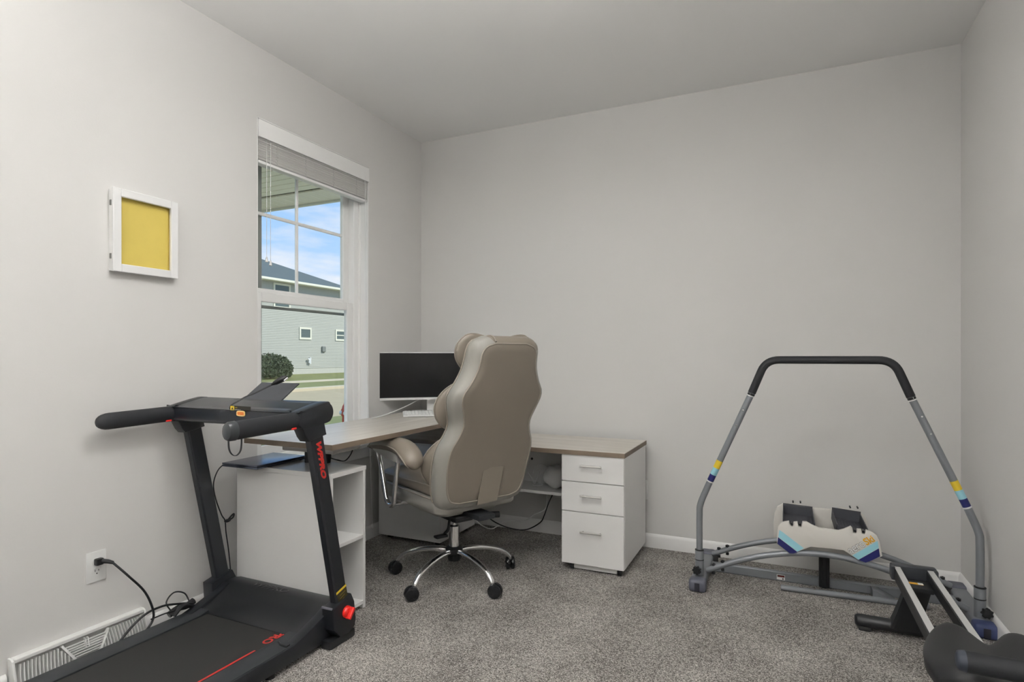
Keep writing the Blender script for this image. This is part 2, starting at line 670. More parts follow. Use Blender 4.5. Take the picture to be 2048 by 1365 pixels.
MB().lathe([(0.001, 0.03), (0.007, 0.024), (0.010, 0.004), (0.008, 0.0), (0.001, 0.0)], (0.030, WY1 + 0.0, 0.072), 12).build('tassel', WPL, bl)

# ------------------------------------------------------------------ outside
GRASS = mat('grass', (0.20, 0.21, 0.075), 0.95, var=0.45, vscale=3, bump=0.6, bscale=30)
ROAD = mat('asphalt', (0.42, 0.345, 0.215), 0.95, var=0.10, vscale=1.5)
CONC = mat('concrete', (0.56, 0.485, 0.345), 0.9, var=0.1, vscale=3)
MULCH = mat('mulch', (0.30, 0.20, 0.11), 0.95, var=0.3, vscale=6)


def strip(name, x0, z0, x1, z1, m, thick=0.3, y0=-40, y1=60):
    o = MB().prism([(x0, z0), (x1, z1), (x1, z1 - thick), (x0, z0 - thick)], 1, y0, y1)
    return struct(o.build(name, m, smooth=False))


strip('lawn', -0.3, -0.42, -9.2, -0.55, GRASS)
strip('street', -9.2, -0.60, -17.1, -0.40, ROAD)
strip('kerb', -17.1, -0.28, -17.5, -0.26, CONC, 0.4)
strip('lawn', -17.5, -0.26, -20.3, -0.20, GRASS)
strip('sidewalk', -20.3, -0.19, -21.6, -0.16, CONC)
strip('lawn', -21.6, -0.17, -26.5, 0.14, GRASS)

struct(box('porch_floor', (-2.5, -3.2, -0.30), (-0.17, 0.45, -0.16), mat('porch_concrete', (0.62, 0.58, 0.50), 0.9, var=0.08, vscale=3)))
# porch ceiling over the window
PZ = 2.60
SOFF = mat('vinyl_soffit', (0.93, 0.83, 0.67), 0.6)
SOFV = mat('vented_soffit', (0.86, 0.76, 0.62), 0.7)
pc = bpy.data.objects.new('ceiling_porch', None)
COL.objects.link(pc)
pc.location = (-1.2, -1.0, PZ)
struct(pc)
y = 0.20
while y > -2.9:
    box('soffit_board', (-2.6, y - 0.098, PZ), (-0.17, y - 0.004, PZ + 0.012), SOFF, pc, 0.003)
    y -= 0.102
box('backing', (-2.6, -2.9, PZ + 0.010), (-0.17, 0.52, PZ + 0.03), mat('soffit_groove', (0.30, 0.27, 0.19), 0.8), pc)
x = -2.6
while x < -0.2:
    box('vented_panel', (x, 0.215, PZ - 0.012), (x + 0.098, 0.50, PZ + 0.004), SOFV, pc, 0.003)
    x += 0.103
struct(box('trim_1', (-2.66, 0.50, PZ - 0.03), (-0.17, 0.53, PZ + 0.12), mat('fascia', (0.72, 0.69, 0.60), 0.6)))

# neighbour house
XH = -25.1
SIDING = mat('grey_green_siding', (0.425, 0.425, 0.375), 0.8, var=0.03, vscale=2)
HTR = mat('house_trim', (0.72, 0.70, 0.58), 0.7)
SHING = mat('shingle_roof', (0.10, 0.125, 0.125), 0.95, var=0.35, vscale=14, bump=0.5, bscale=20)
HGL = mat('dark_window_glass', (0.10, 0.13, 0.12), 0.15)
hs = thing('neighbour_house', 'grey green sided two storey house with dark hip roof across the street', 'house', (XH - 4, 3, 0.05))
hyl = -14.0
hyr = hx(700, 600, XH).y
EZ = hx(525, 556, XH).z
m = MB()
z = 0.42
prof = []
while z < EZ - 0.05:
    prof += [(XH + 0.018, z), (XH + 0.004, z + 0.100)]
    z += 0.1016
poly = [(XH - 0.3, 0.42)] + prof + [(XH - 0.3, z)]
m.prism(poly, 1, hyl, hyr)
stuff(m.build('siding', SIDING, hs, smooth=False))
box('house_body', (XH - 9, hyl, 0.0), (XH - 0.29, hyr, EZ), SIDING, hs)
box('foundation', (XH - 0.29, hyl, -0.1), (XH - 0.005, hyr, 0.42), mat('foundation', (0.50, 0.49, 0.43), 0.9, var=0.1), hs)
ov = 0.45
r0, r1 = hyl - ov, hyr + ov
rh = EZ + 2.15
m = MB()
A, B_, C_, D_ = (XH + ov, r0, EZ), (XH + ov, r1, EZ), (XH - 9 - ov, r1, EZ), (XH - 9 - ov, r0, EZ)
E_, F_ = (XH - 4.5, r0 + 5.0, rh), (XH - 4.5, r1 - 5.2, rh)
for q in ((A, B_, F_, E_), (B_, C_, F_), (C_, D_, E_, F_), (D_, A, E_), (A, D_, C_, B_)):
    m.poly(q)
bmesh.ops.remove_doubles(m.bm, verts=m.bm.verts, dist=1e-4)
m.build('roof', SHING, hs, smooth=False)
box('gutter', (XH + ov - 0.05, r0, EZ - 0.13), (XH + ov + 0.1, r1, EZ + 0.02), HTR, hs, 0.02)
box('eave_soffit', (XH - 0.02, r0, EZ - 0.12), (XH + ov, r1, EZ - 0.08), HTR, hs)


def house_window(u0, v0, u1, v1):
    p, q = hx(u0, v1, XH), hx(u1, v0, XH)
    ya, yb, za, zb = p.y, q.y, p.z, q.z
    f = 0.12
    m = MB()
    m.box((XH, ya, za), (XH + 0.06, ya + f, zb)).box((XH, yb - f, za), (XH + 0.06, yb, zb))
    m.box((XH, ya + f, za), (XH + 0.06, yb - f, za + f)).box((XH, ya + f, zb - f), (XH + 0.06, yb - f, zb))
    w_ = m.build('house_window', HTR, hs)
    box('pane', (XH + 0.005, ya + f, za + f), (XH + 0.03, yb - f, zb - f), HGL, w_)
    if yb - ya > 1.3:
        box('sash_rail', (XH + 0.03, ya + f, (za + zb) / 2 - 0.03), (XH + 0.045, yb - f, (za + zb) / 2 + 0.03), HTR, w_)


house_window(546, 570, 580, 616)
house_window(679, 588, 708, 618)
house_window(598, 656, 622, 679)
house_window(670, 661, 696, 682)
p = hx(646, 699, XH)
box('meter_box', (XH, p.y - 0.16, p.z - 0.18), (XH + 0.12, p.y + 0.16, p.z + 0.18), mat('meter_grey', (0.20, 0.21, 0.19), 0.6), hs, 0.02)
p = hx(618, 722, XH)
m = MB()
m.tube([(XH + 0.1, p.y, p.z - 0.2), (XH + 0.1, p.y, p.z + 0.22)], 0.06, 10)
m.tube(smooth_path([(XH + 0.12, p.y - 0.12, p.z - 0.15), (XH + 0.14, p.y - 0.13, p.z + 0.1), (XH + 0.14, p.y - 0.22, p.z + 0.08)]), 0.05, 8)
m.build('vent_pipe', WPL, hs)

# bush
LEAF = mat('bush_leaf', (0.10, 0.12, 0.06), 0.8, var=0.4, vscale=3)
bu = thing('garden_bush', 'dark green rounded bush growing in front of the sided house', 'bush')
bc = hx(541, 742, -23.4)
bc.z = 0.0
m = MB()
r2 = random.Random(3)
for i in range(5200):
    th, ph = r2.uniform(0, 2 * PI), math.acos(r2.uniform(-0.55, 1))
    rr = r2.uniform(0.55, 1.0) ** 0.5 * (1 + 0.12 * math.sin(5 * th) + 0.1 * r2.random())
    c = Vector((0.85 * rr * math.sin(ph) * math.cos(th), 1.35 * rr * math.sin(ph) * math.sin(th), 0.42 + 0.80 * rr * math.cos(ph)))
    s = r2.uniform(0.05, 0.10)
    d1 = Vector((r2.gauss(0, 1), r2.gauss(0, 1), r2.gauss(0, 1))).normalized()
    d2 = d1.orthogonal().normalized()
    m.poly([bc + c - d1 * s, bc + c + d2 * s * 0.5, bc + c + d1 * s, bc + c - d2 * s * 0.5])
stuff(m.build('foliage', LEAF, bu, smooth=False))
m = MB()
for k in range(7):
    a = k * 0.9
    m.tube([(bc.x, bc.y, -0.15), (bc.x + 0.3 * math.cos(a), bc.y + 0.4 * math.sin(a), 0.8 + 0.1 * k)], [0.03, 0.012], 6)
m.build('stem', mat('stem', (0.12, 0.08, 0.05), 0.9), bu)

# hydrant
hp = hx(690.5, 870, -7.2)
hg = -0.70
hyd = thing('fire_hydrant', 'red fire hydrant with white caps on the grass verge outside', 'fire hydrant', (hp.x, hp.y, hg))
HRED = mat('hydrant_red', (0.55, 0.07, 0.035), 0.5)
HWH = mat('hydrant_white', (0.75, 0.74, 0.68), 0.5)
S_ = 0.78
MB().lathe([(0.001, 0), (0.12, 0), (0.12, 0.03), (0.078, 0.05), (0.074, 0.42), (0.095, 0.44), (0.095, 0.47), (0.08, 0.48), (0.08, 0.56), (0.001, 0.56)], (hp.x, hp.y, hg), 16).build('barrel', HRED, hyd)
MB().lathe([(0.098, 0.56), (0.098, 0.58), (0.085, 0.60), (0.066, 0.67), (0.04, 0.71), (0.03, 0.74), (0.001, 0.74)], (hp.x, hp.y, hg), 16).build('bonnet', HRED, hyd)
for a in (YAW + PI * 0.96, YAW - PI * 0.42, YAW - 0.05):
    d = Vector((math.cos(a), math.sin(a), 0))
    c = Vector((hp.x, hp.y, hg + 0.50))
    MB().cyl(c + d * 0.07, c + d * 0.135, 0.05, 12, bev=0.01).build('cap', HWH, hyd)

# ------------------------------------------------------------------ ceiling lamp (room centre, above the frame)
LX_, LY_ = 1.61, -2.15
cl = thing('ceiling_lamp', 'semi flush ceiling lamp with white glass bowl at the room centre', 'lamp', (LX_, LY_, H))
MB().lathe([(0.001, 0), (0.075, 0), (0.07, -0.02), (0.012, -0.03), (0.010, -0.16), (0.001, -0.16)], (LX_, LY_, H), 32).build('stem', CHROME, cl)
MB().lathe([(0.001, -0.130), (0.12, -0.125), (0.225, -0.140), (0.23, -0.155), (0.21, -0.195), (0.15, -0.23), (0.06, -0.25), (0.001, -0.252)], (LX_, LY_, H), 40).build(
    'glass_bowl', mat('lamp_diffuser', (0.9, 0.9, 0.88), 0.5, emit=(1.0, 0.985, 0.96), estr=LAMP), cl)
for fx_, fy_, lab_ in ((0.95, -4.15, 'unseen white uplighter added for fill behind the treadmill'), (2.70, -4.45, 'unseen white uplighter added for fill by the right wall')):
    fl_ = thing('fill_lamp', lab_, 'lamp', (fx_, fy_, 0.0), 'added fill uplighters')  # added out of view purely to fill the room and ceiling with light
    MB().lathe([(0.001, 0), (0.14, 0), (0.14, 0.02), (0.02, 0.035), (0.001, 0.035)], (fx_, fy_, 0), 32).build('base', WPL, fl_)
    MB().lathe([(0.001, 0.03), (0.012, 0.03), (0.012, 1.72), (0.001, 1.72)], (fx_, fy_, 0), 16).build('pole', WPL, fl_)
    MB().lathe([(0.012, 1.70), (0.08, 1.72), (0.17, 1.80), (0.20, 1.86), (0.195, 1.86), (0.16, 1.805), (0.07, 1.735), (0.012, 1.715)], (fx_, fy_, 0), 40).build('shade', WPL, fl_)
    MB().lathe([(0.001, 1.80), (0.145, 1.80), (0.145, 1.808), (0.001, 1.808)], (fx_, fy_, 0), 32).build('fill_disc', mat('fill_disc_glow', (0.9, 0.9, 0.88), 0.5, emit=(1.0, 0.985, 0.96), estr=FILL_GLOW), fl_)

# ------------------------------------------------------------------ shadow-box frame on the left wall
pf = thing('picture_frame', 'white shadow box frame with plain yellow paper on the left wall', 'picture frame', (0.0, -2.055, 1.67))
y0, y1, z0, z1 = -2.192, -1.922, 1.505, 1.835
yq = 0.032
m = MB()
m.box((0.0, y0 + 0.004, z0 + 0.004), (0.022, y0 + 0.016, z1 - 0.004)).box((0.0, y1 - 0.016, z0 + 0.004), (0.022, y1 - 0.004, z1 - 0.004))
m.box((0.0, y0 + 0.016, z0 + 0.004), (0.022, y1 - 0.016, z0 + 0.016)).box((0.0, y0 + 0.016, z1 - 0.016), (0.022, y1 - 0.016, z1 - 0.004))
m.build('box_side', TRIM, pf)
m = MB()
m.box((0.022, y0, z0), (0.036, y0 + yq, z1), 0.002).box((0.022, y1 - yq, z0), (0.036, y1, z1), 0.002)
m.box((0.022, y0 + yq, z0), (0.036, y1 - yq, z0 + yq), 0.002).box((0.022, y0 + yq, z1 - yq), (0.036, y1 - yq, z1), 0.002)
m.build('front_frame', mat('frame_white', (0.84, 0.84, 0.84), 0.35), pf)
box('paper', (0.010, y0 + 0.017, z0 + 0.017), (0.012, y1 - 0.017, z1 - 0.017), mat('yellow_paper', (0.66, 0.52, 0.12), 0.8, var=0.06, vscale=14), pf)
for zz in (z0 + 0.06, z1 - 0.06):
    box('hinge', (0.012, y0 - 0.001, zz - 0.010), (0.024, y0 + 0.005, zz + 0.010), mat('hinge_metal', (0.20, 0.20, 0.19), 0.4, metal=0.6), pf)


# ------------------------------------------------------------------ wall outlets
def outlet(origin, right, up, label, half=False):
    M = frame3(origin, right, up)
    t = thing('wall_outlet', label, 'outlet', origin)
    MB().box((-0.036, -0.0585, 0), (0.036, 0.0585, 0.006), 0.004, 3).build('cover_plate', WPL, t, M)
    for s in (-1, 1):
        MB().lathe([(0.001, 0.0078), (0.0165, 0.0078), (0.0172, 0.0068), (0.0172, 0.002), (0.001, 0.002)], (0, s * 0.0195, 0), 24).build('receptacle', WPL, t, M)
        mm = MB()
        mm.box((-0.0075, s * 0.0195 + 0.000, 0.0076), (-0.0055, s * 0.0195 + 0.009, 0.0082))
        mm.box((0.0055, s * 0.0195 + 0.001, 0.0076), (0.0075, s * 0.0195 + 0.008, 0.0082))
        mm.cyl((0, s * 0.0195 - 0.007, 0.0076), (0, s * 0.0195 - 0.007, 0.0082), 0.0025, 10)
        mm.build('slot', BLKINK, t, M)
    return t


outlet((0.0, -2.2365, 0.359), (0, 1, 0), (0, 0, 1), 'white duplex outlet with a black plug on the left wall')
oc = hy(1293, 980, 0)
outlet((oc.x - 0.026, 0.0, oc.z), (1, 0, 0), (0, 0, 1), 'white outlet beside the drawer cabinet on the back wall')

# treadmill power cord
pc_ = thing('treadmill_power_lead', 'black power cord plugged into outlet and coiled behind the treadmill', 'cord', (0.05, -2.1, 0.0))
P0 = Vector((0.010, -2.2365, 0.378))
m = MB()
m.box((0.009, -2.249, 0.366), (0.030, -2.222, 0.392), 0.005, 2)
m.tube([(0.026, -2.228, 0.380), (0.040, -2.214, 0.376), (0.050, -2.200, 0.368)], [0.009, 0.008, 0.006], 10)
m.build('plug', BLK, pc_)
cpts = [(0.048, -2.202, 0.369), (0.085, -2.165, 0.31), (0.105, -2.115, 0.235), (0.105, -2.082, 0.155), (0.095, -2.075, 0.10), (0.10, -2.12, 0.06), (0.11, -2.17, 0.03)]
cord('cable', cpts, 0.0045, BLK, pc_)
cord('cable', [(0.105, -2.24, 0.02), (0.10, -2.20, 0.08), (0.10, -2.12, 0.135), (0.10, -2.04, 0.145), (0.10, -1.96, 0.125), (0.11, -1.91, 0.11)], 0.0045, BLK, pc_)
cord('cable', [(0.10, -2.085, 0.11), (0.10, -2.03, 0.11), (0.10, -1.98, 0.105), (0.09, -1.93, 0.105), (0.10, -1.90, 0.10)], 0.0030, BLK, pc_)
cord('cable', [(0.09, -1.99, 0.10), (0.07, -2.00, 0.14), (0.06, -1.96, 0.165), (0.07, -1.92, 0.15), (0.09, -1.91, 0.115)], 0.0030, BLK, pc_)
m = MB()
m.tube(smooth_path([(0.085, -2.0, 0.09), (0.09, -1.96, 0.105), (0.09, -1.92, 0.10), (0.09, -1.89, 0.11)]), 0.014, 8)
m.tube(smooth_path([(0.10, -1.99, 0.085), (0.105, -1.95, 0.115), (0.10, -1.90, 0.09)]), 0.010, 8)
m.build('cable_bundle', BLK, pc_)

# ------------------------------------------------------------------ baseboard register
rg = thing('floor_register', 'white baseboard air register with fanned fins on the left wall', 'register', (0.03, -2.29, 0.0))
RY0, RL, RT_ = -2.520, 0.460, 0.118
al = math.atan2(0.030, 0.118)
RGM = mat('register_white', (0.80, 0.80, 0.785), 0.4)


def rp(s, t, n=0.0):
    return Vector((0.060 - t * math.sin(al) + n * math.cos(al), RY0 + s, 0.008 + t * math.cos(al) + n * math.sin(al)))


m = MB()
prof = [(0.0, 0.0), (0.060, 0.0), (0.062, 0.008), (0.056, 0.008), (0.026, 0.112), (0.026, 0.128), (0.018, 0.134), (0.0, 0.134)]
for a, b_ in ((0, 0.008), (RL - 0.008, RL)):
    m.prism([(0, 0), (0.061, 0), (0.061, 0.009), (0.030, 0.127), (0.018, 0.134), (0, 0.134)], 1, RY0 + a, RY0 + b_, 0.0015)
m.box((0.0, RY0 + 0.008, 0.118), (0.030, RY0 + RL - 0.008, 0.134), 0.003)
m.box((0.0, RY0 + 0.008, 0.0), (0.060, RY0 + RL - 0.008, 0.012), 0.002)
m.build('body', RGM, rg)
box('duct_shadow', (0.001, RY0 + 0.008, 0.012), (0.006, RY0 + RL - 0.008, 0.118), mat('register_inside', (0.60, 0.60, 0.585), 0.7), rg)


def bar(name, pts, wd=0.0022, dp=0.010, mt=RGM, n0=0.0):
    mm = MB()
    rings = []
    for i, (s, t) in enumerate(pts):
        a = Vector(pts[max(i - 1, 0)])
        b2 = Vector(pts[min(i + 1, len(pts) - 1)])
        d = (b2 - a).normalized()
        nx, ny = -d.y * wd / 2, d.x * wd / 2
        rings.append([rp(s + nx, t + ny, n0), rp(s - nx, t - ny, n0), rp(s - nx, t - ny, n0 - dp), rp(s + nx, t + ny, n0 - dp)])
    mm.loft(rings)
    return mm.build(name, mt, rg)


tb, tt = 0.006, 0.108
bar('divider', [(0.150, tt + 0.003), (0.212, tb)], 0.008, 0.012, n0=0.001)
bar('divider', [(0.312, tt + 0.003), (0.252, tb)], 0.008, 0.012, n0=0.001)


def clip_diag(s, t, left):
    f = (tt - t) / (tt - tb)
    return s < 0.150 + 0.062 * f if left else s > 0.312 - 0.060 * f


for side in (True, False):
    for i in range(17):
        s0 = 0.016 + i * 0.0115
        pts = []
        for k in range(9):
            t = tb + (tt - tb) * k / 8
            bend = 0.020 * (1 - (t / tt)) ** 2
            s = s0 - 0.004 + 0.012 * (t / tt) ** 1.5 + bend * 0.4
            sv = s if side else RL - s
            if clip_diag(sv, t, side) and 0.009 < sv < RL - 0.009:
                pts.append((sv, t))
        if len(pts) > 1:
            bar('fin', pts, 0.0028, 0.012)
for i in range(11):
    t = tb + 0.004 + i * (tt - tb - 0.004) / 11
    f = (tt - t) / (tt - tb)
    bar('louver', [(0.152 + 0.062 * f, t), (0.310 - 0.060 * f, t)], 0.0030, 0.008)
m = MB()
for s in (0.226, 0.236):
    M_ = [rp(s - 0.0015, 0.075, 0.004), rp(s + 0.0015, 0.075, 0.004), rp(s + 0.0015, 0.108, 0.004), rp(s - 0.0015, 0.108, 0.004)]
    N_ = [p - Vector((0.010, 0, 0)) for p in M_]
    m.loft([M_, N_])
m.build('damper_lever', RGM, rg)

# ------------------------------------------------------------------ drawer cabinet (right end of the lower desk)
DX0, DX1, DYF, DYB, DZ0, DZT = 1.305, 1.653, -0.580, -0.05, 0.040, 0.650
dc = thing('drawer_cabinet', 'white three drawer cabinet under the right end of the low wood top', 'cabinet', ((DX0 + DX1) / 2, -0.3, 0.0))
MB().box((DX0, DYF + 0.018, DZ0), (DX1, DYB, DZT - 0.016), 0.001).build('body', LAM, dc)
HND = mat('brushed_handle', (0.62, 0.61, 0.59), 0.3, metal=0.9)
for za, zb, hz_ in ((0.490, 0.634, 0.579), (0.327, 0.486, 0.417), (DZ0, 0.323, 0.222)):
    d = MB().box((DX0 + 0.001, DYF, za), (DX1 - 0.001, DYF + 0.0175, zb), 0.0012).build('drawer', LAM, dc)
    m = MB()
    xc = 1.477
    m.tube([(xc - 0.060, DYF - 0.022, hz_), (xc + 0.060, DYF - 0.022, hz_)], 0.005, 10)
    for s in (-0.048, 0.048):
        m.cyl((xc + s, DYF - 0.022, hz_), (xc + s, DYF + 0.001, hz_), 0.004, 8)
    m.build('handle', HND, d)
box('plinth_rail', (DX0 + 0.06, DYF + 0.03, 0.008), (DX1 - 0.045, DYF + 0.045, DZ0), LAM, dc)
for xx, yy in ((DX0 + 0.052, DYF + 0.035), (DX1 - 0.03, DYF + 0.035), (DX0 + 0.05, DYB - 0.05), (DX1 - 0.03, DYB - 0.05)):
    m = MB()
    m.cyl((xx - 0.010, yy, 0.0165), (xx - 0.001, yy, 0.0165), 0.0165, 14, bev=0.002).cyl((xx + 0.001, yy, 0.0165), (xx + 0.010, yy, 0.0165), 0.0165, 14, bev=0.002)
    m.box((xx - 0.012, yy - 0.012, 0.026), (xx + 0.012, yy + 0.012, 0.041))
    m.build('caster', BLK, dc)

# pedestal cabinet at the corner
pd = thing('pedestal_cabinet', 'plain white pedestal cabinet in the corner behind the office chair', 'cabinet', (0.28, -0.35, 0.0))
MB().box((0.052, -0.545, 0.028), (0.512, -0.12, 0.634), 0.0015).build('body', LAM, pd)
MB().box((0.051, -0.562, 0.028), (0.513, -0.546, 0.632), 0.0015).build('front_panel', LAM, pd)
for xx in (0.10, 0.46):
    for yy in (-0.50, -0.17):
        MB().cyl((xx, yy, 0.0), (xx, yy, 0.03), 0.02, 14).build('foot', BLK, pd)

# low desk top, back panel and shelf
lt = thing('low_desk', 'low wood topped desk along the back wall with a white shelf below', 'desk', (0.9, -0.3, 0.0))
MB().box((0.045, -0.585, 0.634), (1.657, -0.048, 0.636 + 0.024), 0.0008).build('desk_top', WOODX, lt)
m = MB()
m.box((0.044, -0.5862, 0.6345), (1.6582, -0.585, 0.6588)).box((1.657, -0.5862, 0.6345), (1.6582, -0.047, 0.6588))
m.build('edge_band', WEDGE, lt)
MB().box((0.512, -0.135, 0.33), (1.305, -0.12, 0.634)).build('back_panel', LAM, lt)
MB().box((0.512, -0.36, 0.345), (1.305, -0.135, 0.363), 0.0008).build('shelf', LAM, lt)
m = MB()
p = hy(1064, 918, -0.1352)
m.cyl((p.x, -0.137, p.z), (p.x, -0.134, p.z), 0.008, 12)
m.build('screw_cap', BLKINK, lt)

# things on the shelf
SZ = 0.363
p = hy(1105, 955, -0.24)
bag = MB()


def bagfn(v):
    k = 1 - 0.25 * max(v.z, 0)
    return Vector((p.x + 0.025 + 0.085 * v.x * k, -0.24 + 0.060 * v.y * k, SZ + 0.068 + 0.068 * max(-1, min(1, v.z * 1.1)) + 0.008 * math.sin(6 * v.x + 4 * v.y)))


bag.ball((0, 0, 0), 1, 18, 12, bagfn)
tag(bag.build('white_pouch', mat('pouch_white', (0.66, 0.66, 0.65), 0.6), sharp=70), 'rounded white pouch on the shelf beside the drawer cabinet', 'pouch')
q = hy(1072, 965, -0.22)
wr = MB()
wr.tube(smooth_path([(q.x - 0.055, -0.22, SZ + 0.072), (q.x - 0.03, -0.215, SZ + 0.035), (q.x - 0.01, -0.22, SZ + 0.006), (q.x + 0.005, -0.215, SZ + 0.04), (q.x + 0.02, -0.21, SZ + 0.085)]), 0.003, 6)
wr.tube(smooth_path([(q.x - 0.01, -0.25, SZ + 0.006), (q.x + 0.03, -0.255, SZ + 0.004), (q.x + 0.06, -0.25, SZ + 0.012), (q.x + 0.02, -0.23, SZ + 0.016), (q.x + 0.06, -0.225, SZ + 0.02)]), 0.0035, 6)
wr.tube(smooth_path([(q.x - 0.045, -0.16, SZ + 0.06), (q.x - 0.03, -0.16, SZ + 0.105), (q.x + 0.02, -0.16, SZ + 0.12), (q.x + 0.06, -0.16, SZ + 0.09), (q.x + 0.04, -0.16, SZ + 0.02)]), 0.0022, 6)
tag(wr.build('tangled_cable', WPL), 'tangle of thin white cable lying on the desk shelf', 'cable')

# cables hanging below the shelf
c1 = [hy(1094, 985, -0.20), hy(1093, 1010, -0.18), hy(1088, 1022, -0.17), hy(1070, 1029, -0.15), hy(1050, 1041, -0.11), hy(1010, 1044, -0.16), hy(985, 1058, -0.22), hy(965, 1052, -0.25), hy(945, 1036, -0.3)]
o = cord('hanging_cable', c1, 0.0035, WPL)
tag(o, 'white cable hanging from the desk shelf to the carpet', 'cable')
c2 = [hy(1106, 988, -0.20), hy(1096, 1010, -0.18), hy(1089, 1030, -0.17), hy(1080, 1046, -0.2), hy(1052, 1060, -0.2), hy(1020, 1057, -0.24), hy(990, 1045, -0.28), hy(968, 1028, -0.33)]
for v in c2:
    v.z = max(v.z, 0.005)
tag(cord('hanging_cable', c2, 0.0038, BLK), 'black cable hanging from the desk shelf to the carpet', 'cable')

# ------------------------------------------------------------------ bookcase under the upper desktop
BX0, BX1, BY0_, BY1_, BZT = 0.070, 0.640, -1.652, -1.420, 0.660
bkc = thing('open_bookcase', 'white open two shelf bookcase between the treadmill and the window', 'bookcase', (0.35, -1.53, 0.0))
tk = 0.016
MB().box((BX0, BY0_, 0.0), (BX1, BY0_ + tk, BZT - 0.020), 0.0008).build('side_panel', LAM, bkc)
MB().box((BX0, BY1_ - tk, 0.0), (BX1, BY1_, BZT - 0.020), 0.0008).build('side_panel', LAM, bkc)
MB().box((BX0 - 0.002, BY0_ - 0.002, BZT - 0.020), (BX1 + 0.002, BY1_ + 0.002, BZT), 0.0008).build('top_panel', LAM, bkc)
MB().box((BX0 + 0.012, BY0_ + tk, 0.325), (BX1 - 0.002, BY1_ - tk, 0.341), 0.0008).build('shelf', LAM, bkc)
MB().box((BX0 + 0.012, BY0_ + tk, 0.020), (BX1, BY1_ - tk, 0.036), 0.0008).build('bottom_panel', LAM, bkc)
MB().box((BX0 + 0.002, BY0_ + tk, 0.036), (BX0 + 0.012, BY1_ - tk, BZT - 0.02)).build('back_panel', LAM, bkc)

# ------------------------------------------------------------------ upper desktop along the window wall
UZ = 0.795
ud = thing('upper_desktop', 'long wood grain desktop along the window wall carrying monitor', 'desk', (0.4, -0.85, BZT))
UX0, UX1, UY0, UY1 = 0.118, 0.683, -1.690, -0.030
MB().prism([(UX0 + 0.045, UY0), (UX1, UY0), (UX1, UY1), (UX0 - 0.03, UY1)], 2, UZ - 0.024, UZ, 0.0008, 1).build('desk_top', WOODY, ud)
m = MB()
m.box((UX1, UY0 - 0.0012, UZ - 0.0235), (UX1 + 0.0012, UY1, UZ - 0.0005)).box((UX0 + 0.045, UY0 - 0.0012, UZ - 0.0235), (UX1, UY0, UZ - 0.0005))
m.build('edge_band', WEDGE, ud)
m = MB()
m.box((0.36, -1.655, UZ - 0.048), (0.655, -1.475, UZ - 0.024), 0.006, 2)
m.build('support_bracket', mat('bracket_grey', (0.30, 0.29, 0.28), 0.5), ud)
hp2 = hz(618, 925, BZT)
for xx, yy in ((hp2.x, hp2.y), (0.18, -0.20), (0.58, -0.20)):
    MB().cyl((xx, yy, BZT + 0.0003), (xx, yy, UZ - 0.024), 0.02, 16).build('support_post', DKW, ud)

# power adapter on the bookcase, with its lead
ad = thing('power_adapter', 'black power adapter standing on the bookcase under the desktop', 'adapter', (0.5, -1.48, BZT))
pc0 = hz(650, 926, BZT)
m = MB()
m.lathe([(0.001, 0), (0.026, 0), (0.027, 0.004), (0.031, 0.050), (0.033, 0.052), (0.033, 0.060), (0.029, 0.066), (0.022, 0.070), (0.001, 0.070)], (pc0.x, pc0.y, BZT), 14)
m.build('body', BLK, ad)
cord('lead', [(pc0.x + 0.028, pc0.y + 0.01, BZT + 0.022), hx(676, 921, 0.55), hx(690, 922, 0.52), hx(701, 910, 0.50), hx(707, 894, 0.48), hx(708, 882, 0.46)], 0.003, BLK, ad)

# laptop lying closed on the bookcase
lp = thing('closed_laptop', 'dark closed laptop lying on the white bookcase top', 'laptop', (0.17, -1.55, BZT))
LM = Matrix.Translation((0.172, -1.575, BZT)) @ Matrix.Rotation(R(2), 4, 'Z')
DKL = mat('laptop_dark', (0.10, 0.115, 0.16), 0.25, metal=0.8)
m = MB().box((-0.108, -0.155, 0.004), (0.108, 0.155, 0.0135), 0.003, 2)
m.build('base', DKL, lp, LM)
MB().box((-0.108, -0.155, 0.0145), (0.108, 0.155, 0.0215), 0.003, 2).build('lid', DKL, lp, LM)
for a in (-0.09, 0.09):
    for b2 in (-0.06, 0.13):
        MB().cyl((a, b2, 0.0002), (a, b2, 0.005), 0.006, 10).build('rubber_foot', RUB, lp, LM)
ch = thing('charger_lead', 'thin black charger lead hanging down beside the bookcase to the floor', 'cable', (0.04, -1.70, 0.0))
pts = [hx(462, 927, 0.07), hx(446, 931, 0.055), hx(434, 945, 0.05), hx(427, 970, 0.045), hx(432, 1000, 0.04), hx(443, 1030, 0.04), hx(450, 1042, 0.04), hx(452, 1065, 0.04), hx(457, 1100, 0.04), hx(461, 1140, 0.04)]
cord('lead', pts, 0.0028, BLK, ch)
m = MB()
p = hx(455, 1042, 0.042)
m.ball(p, (0.010, 0.018, 0.008), 10, 6)
m.tube(smooth_path([p, p + Vector((0.004, 0.025, 0.008)), p + Vector((0.004, 0.032, 0.024)), p + Vector((0.004, 0.02, 0.02)), p]), 0.004, 6)
m.build('cable_tie', BLK, ch)
MB().tube([hx(448, 929, 0.062), hx(466, 926, 0.07)], 0.005, 8).build('connector', WPL, ch)

# ------------------------------------------------------------------ monitor, keyboard
mb = Vector((0.2360, -0.235, UZ))
fdir = Vector((0.60, -0.80, 0)).normalized()
mo = thing('monitor', 'wide white framed computer monitor with dark screen on the desktop', 'monitor', mb)
rdir = Vector((0, 0, 1)).cross(-fdir).normalized() * -1
MM = frame3(mb, -rdir if (-rdir).dot(RT) > 0 else rdir, (0, 0, 1))   # x right, y up, z to viewer
hw, mz0, mz1 = 0.350, 0.083, 0.402


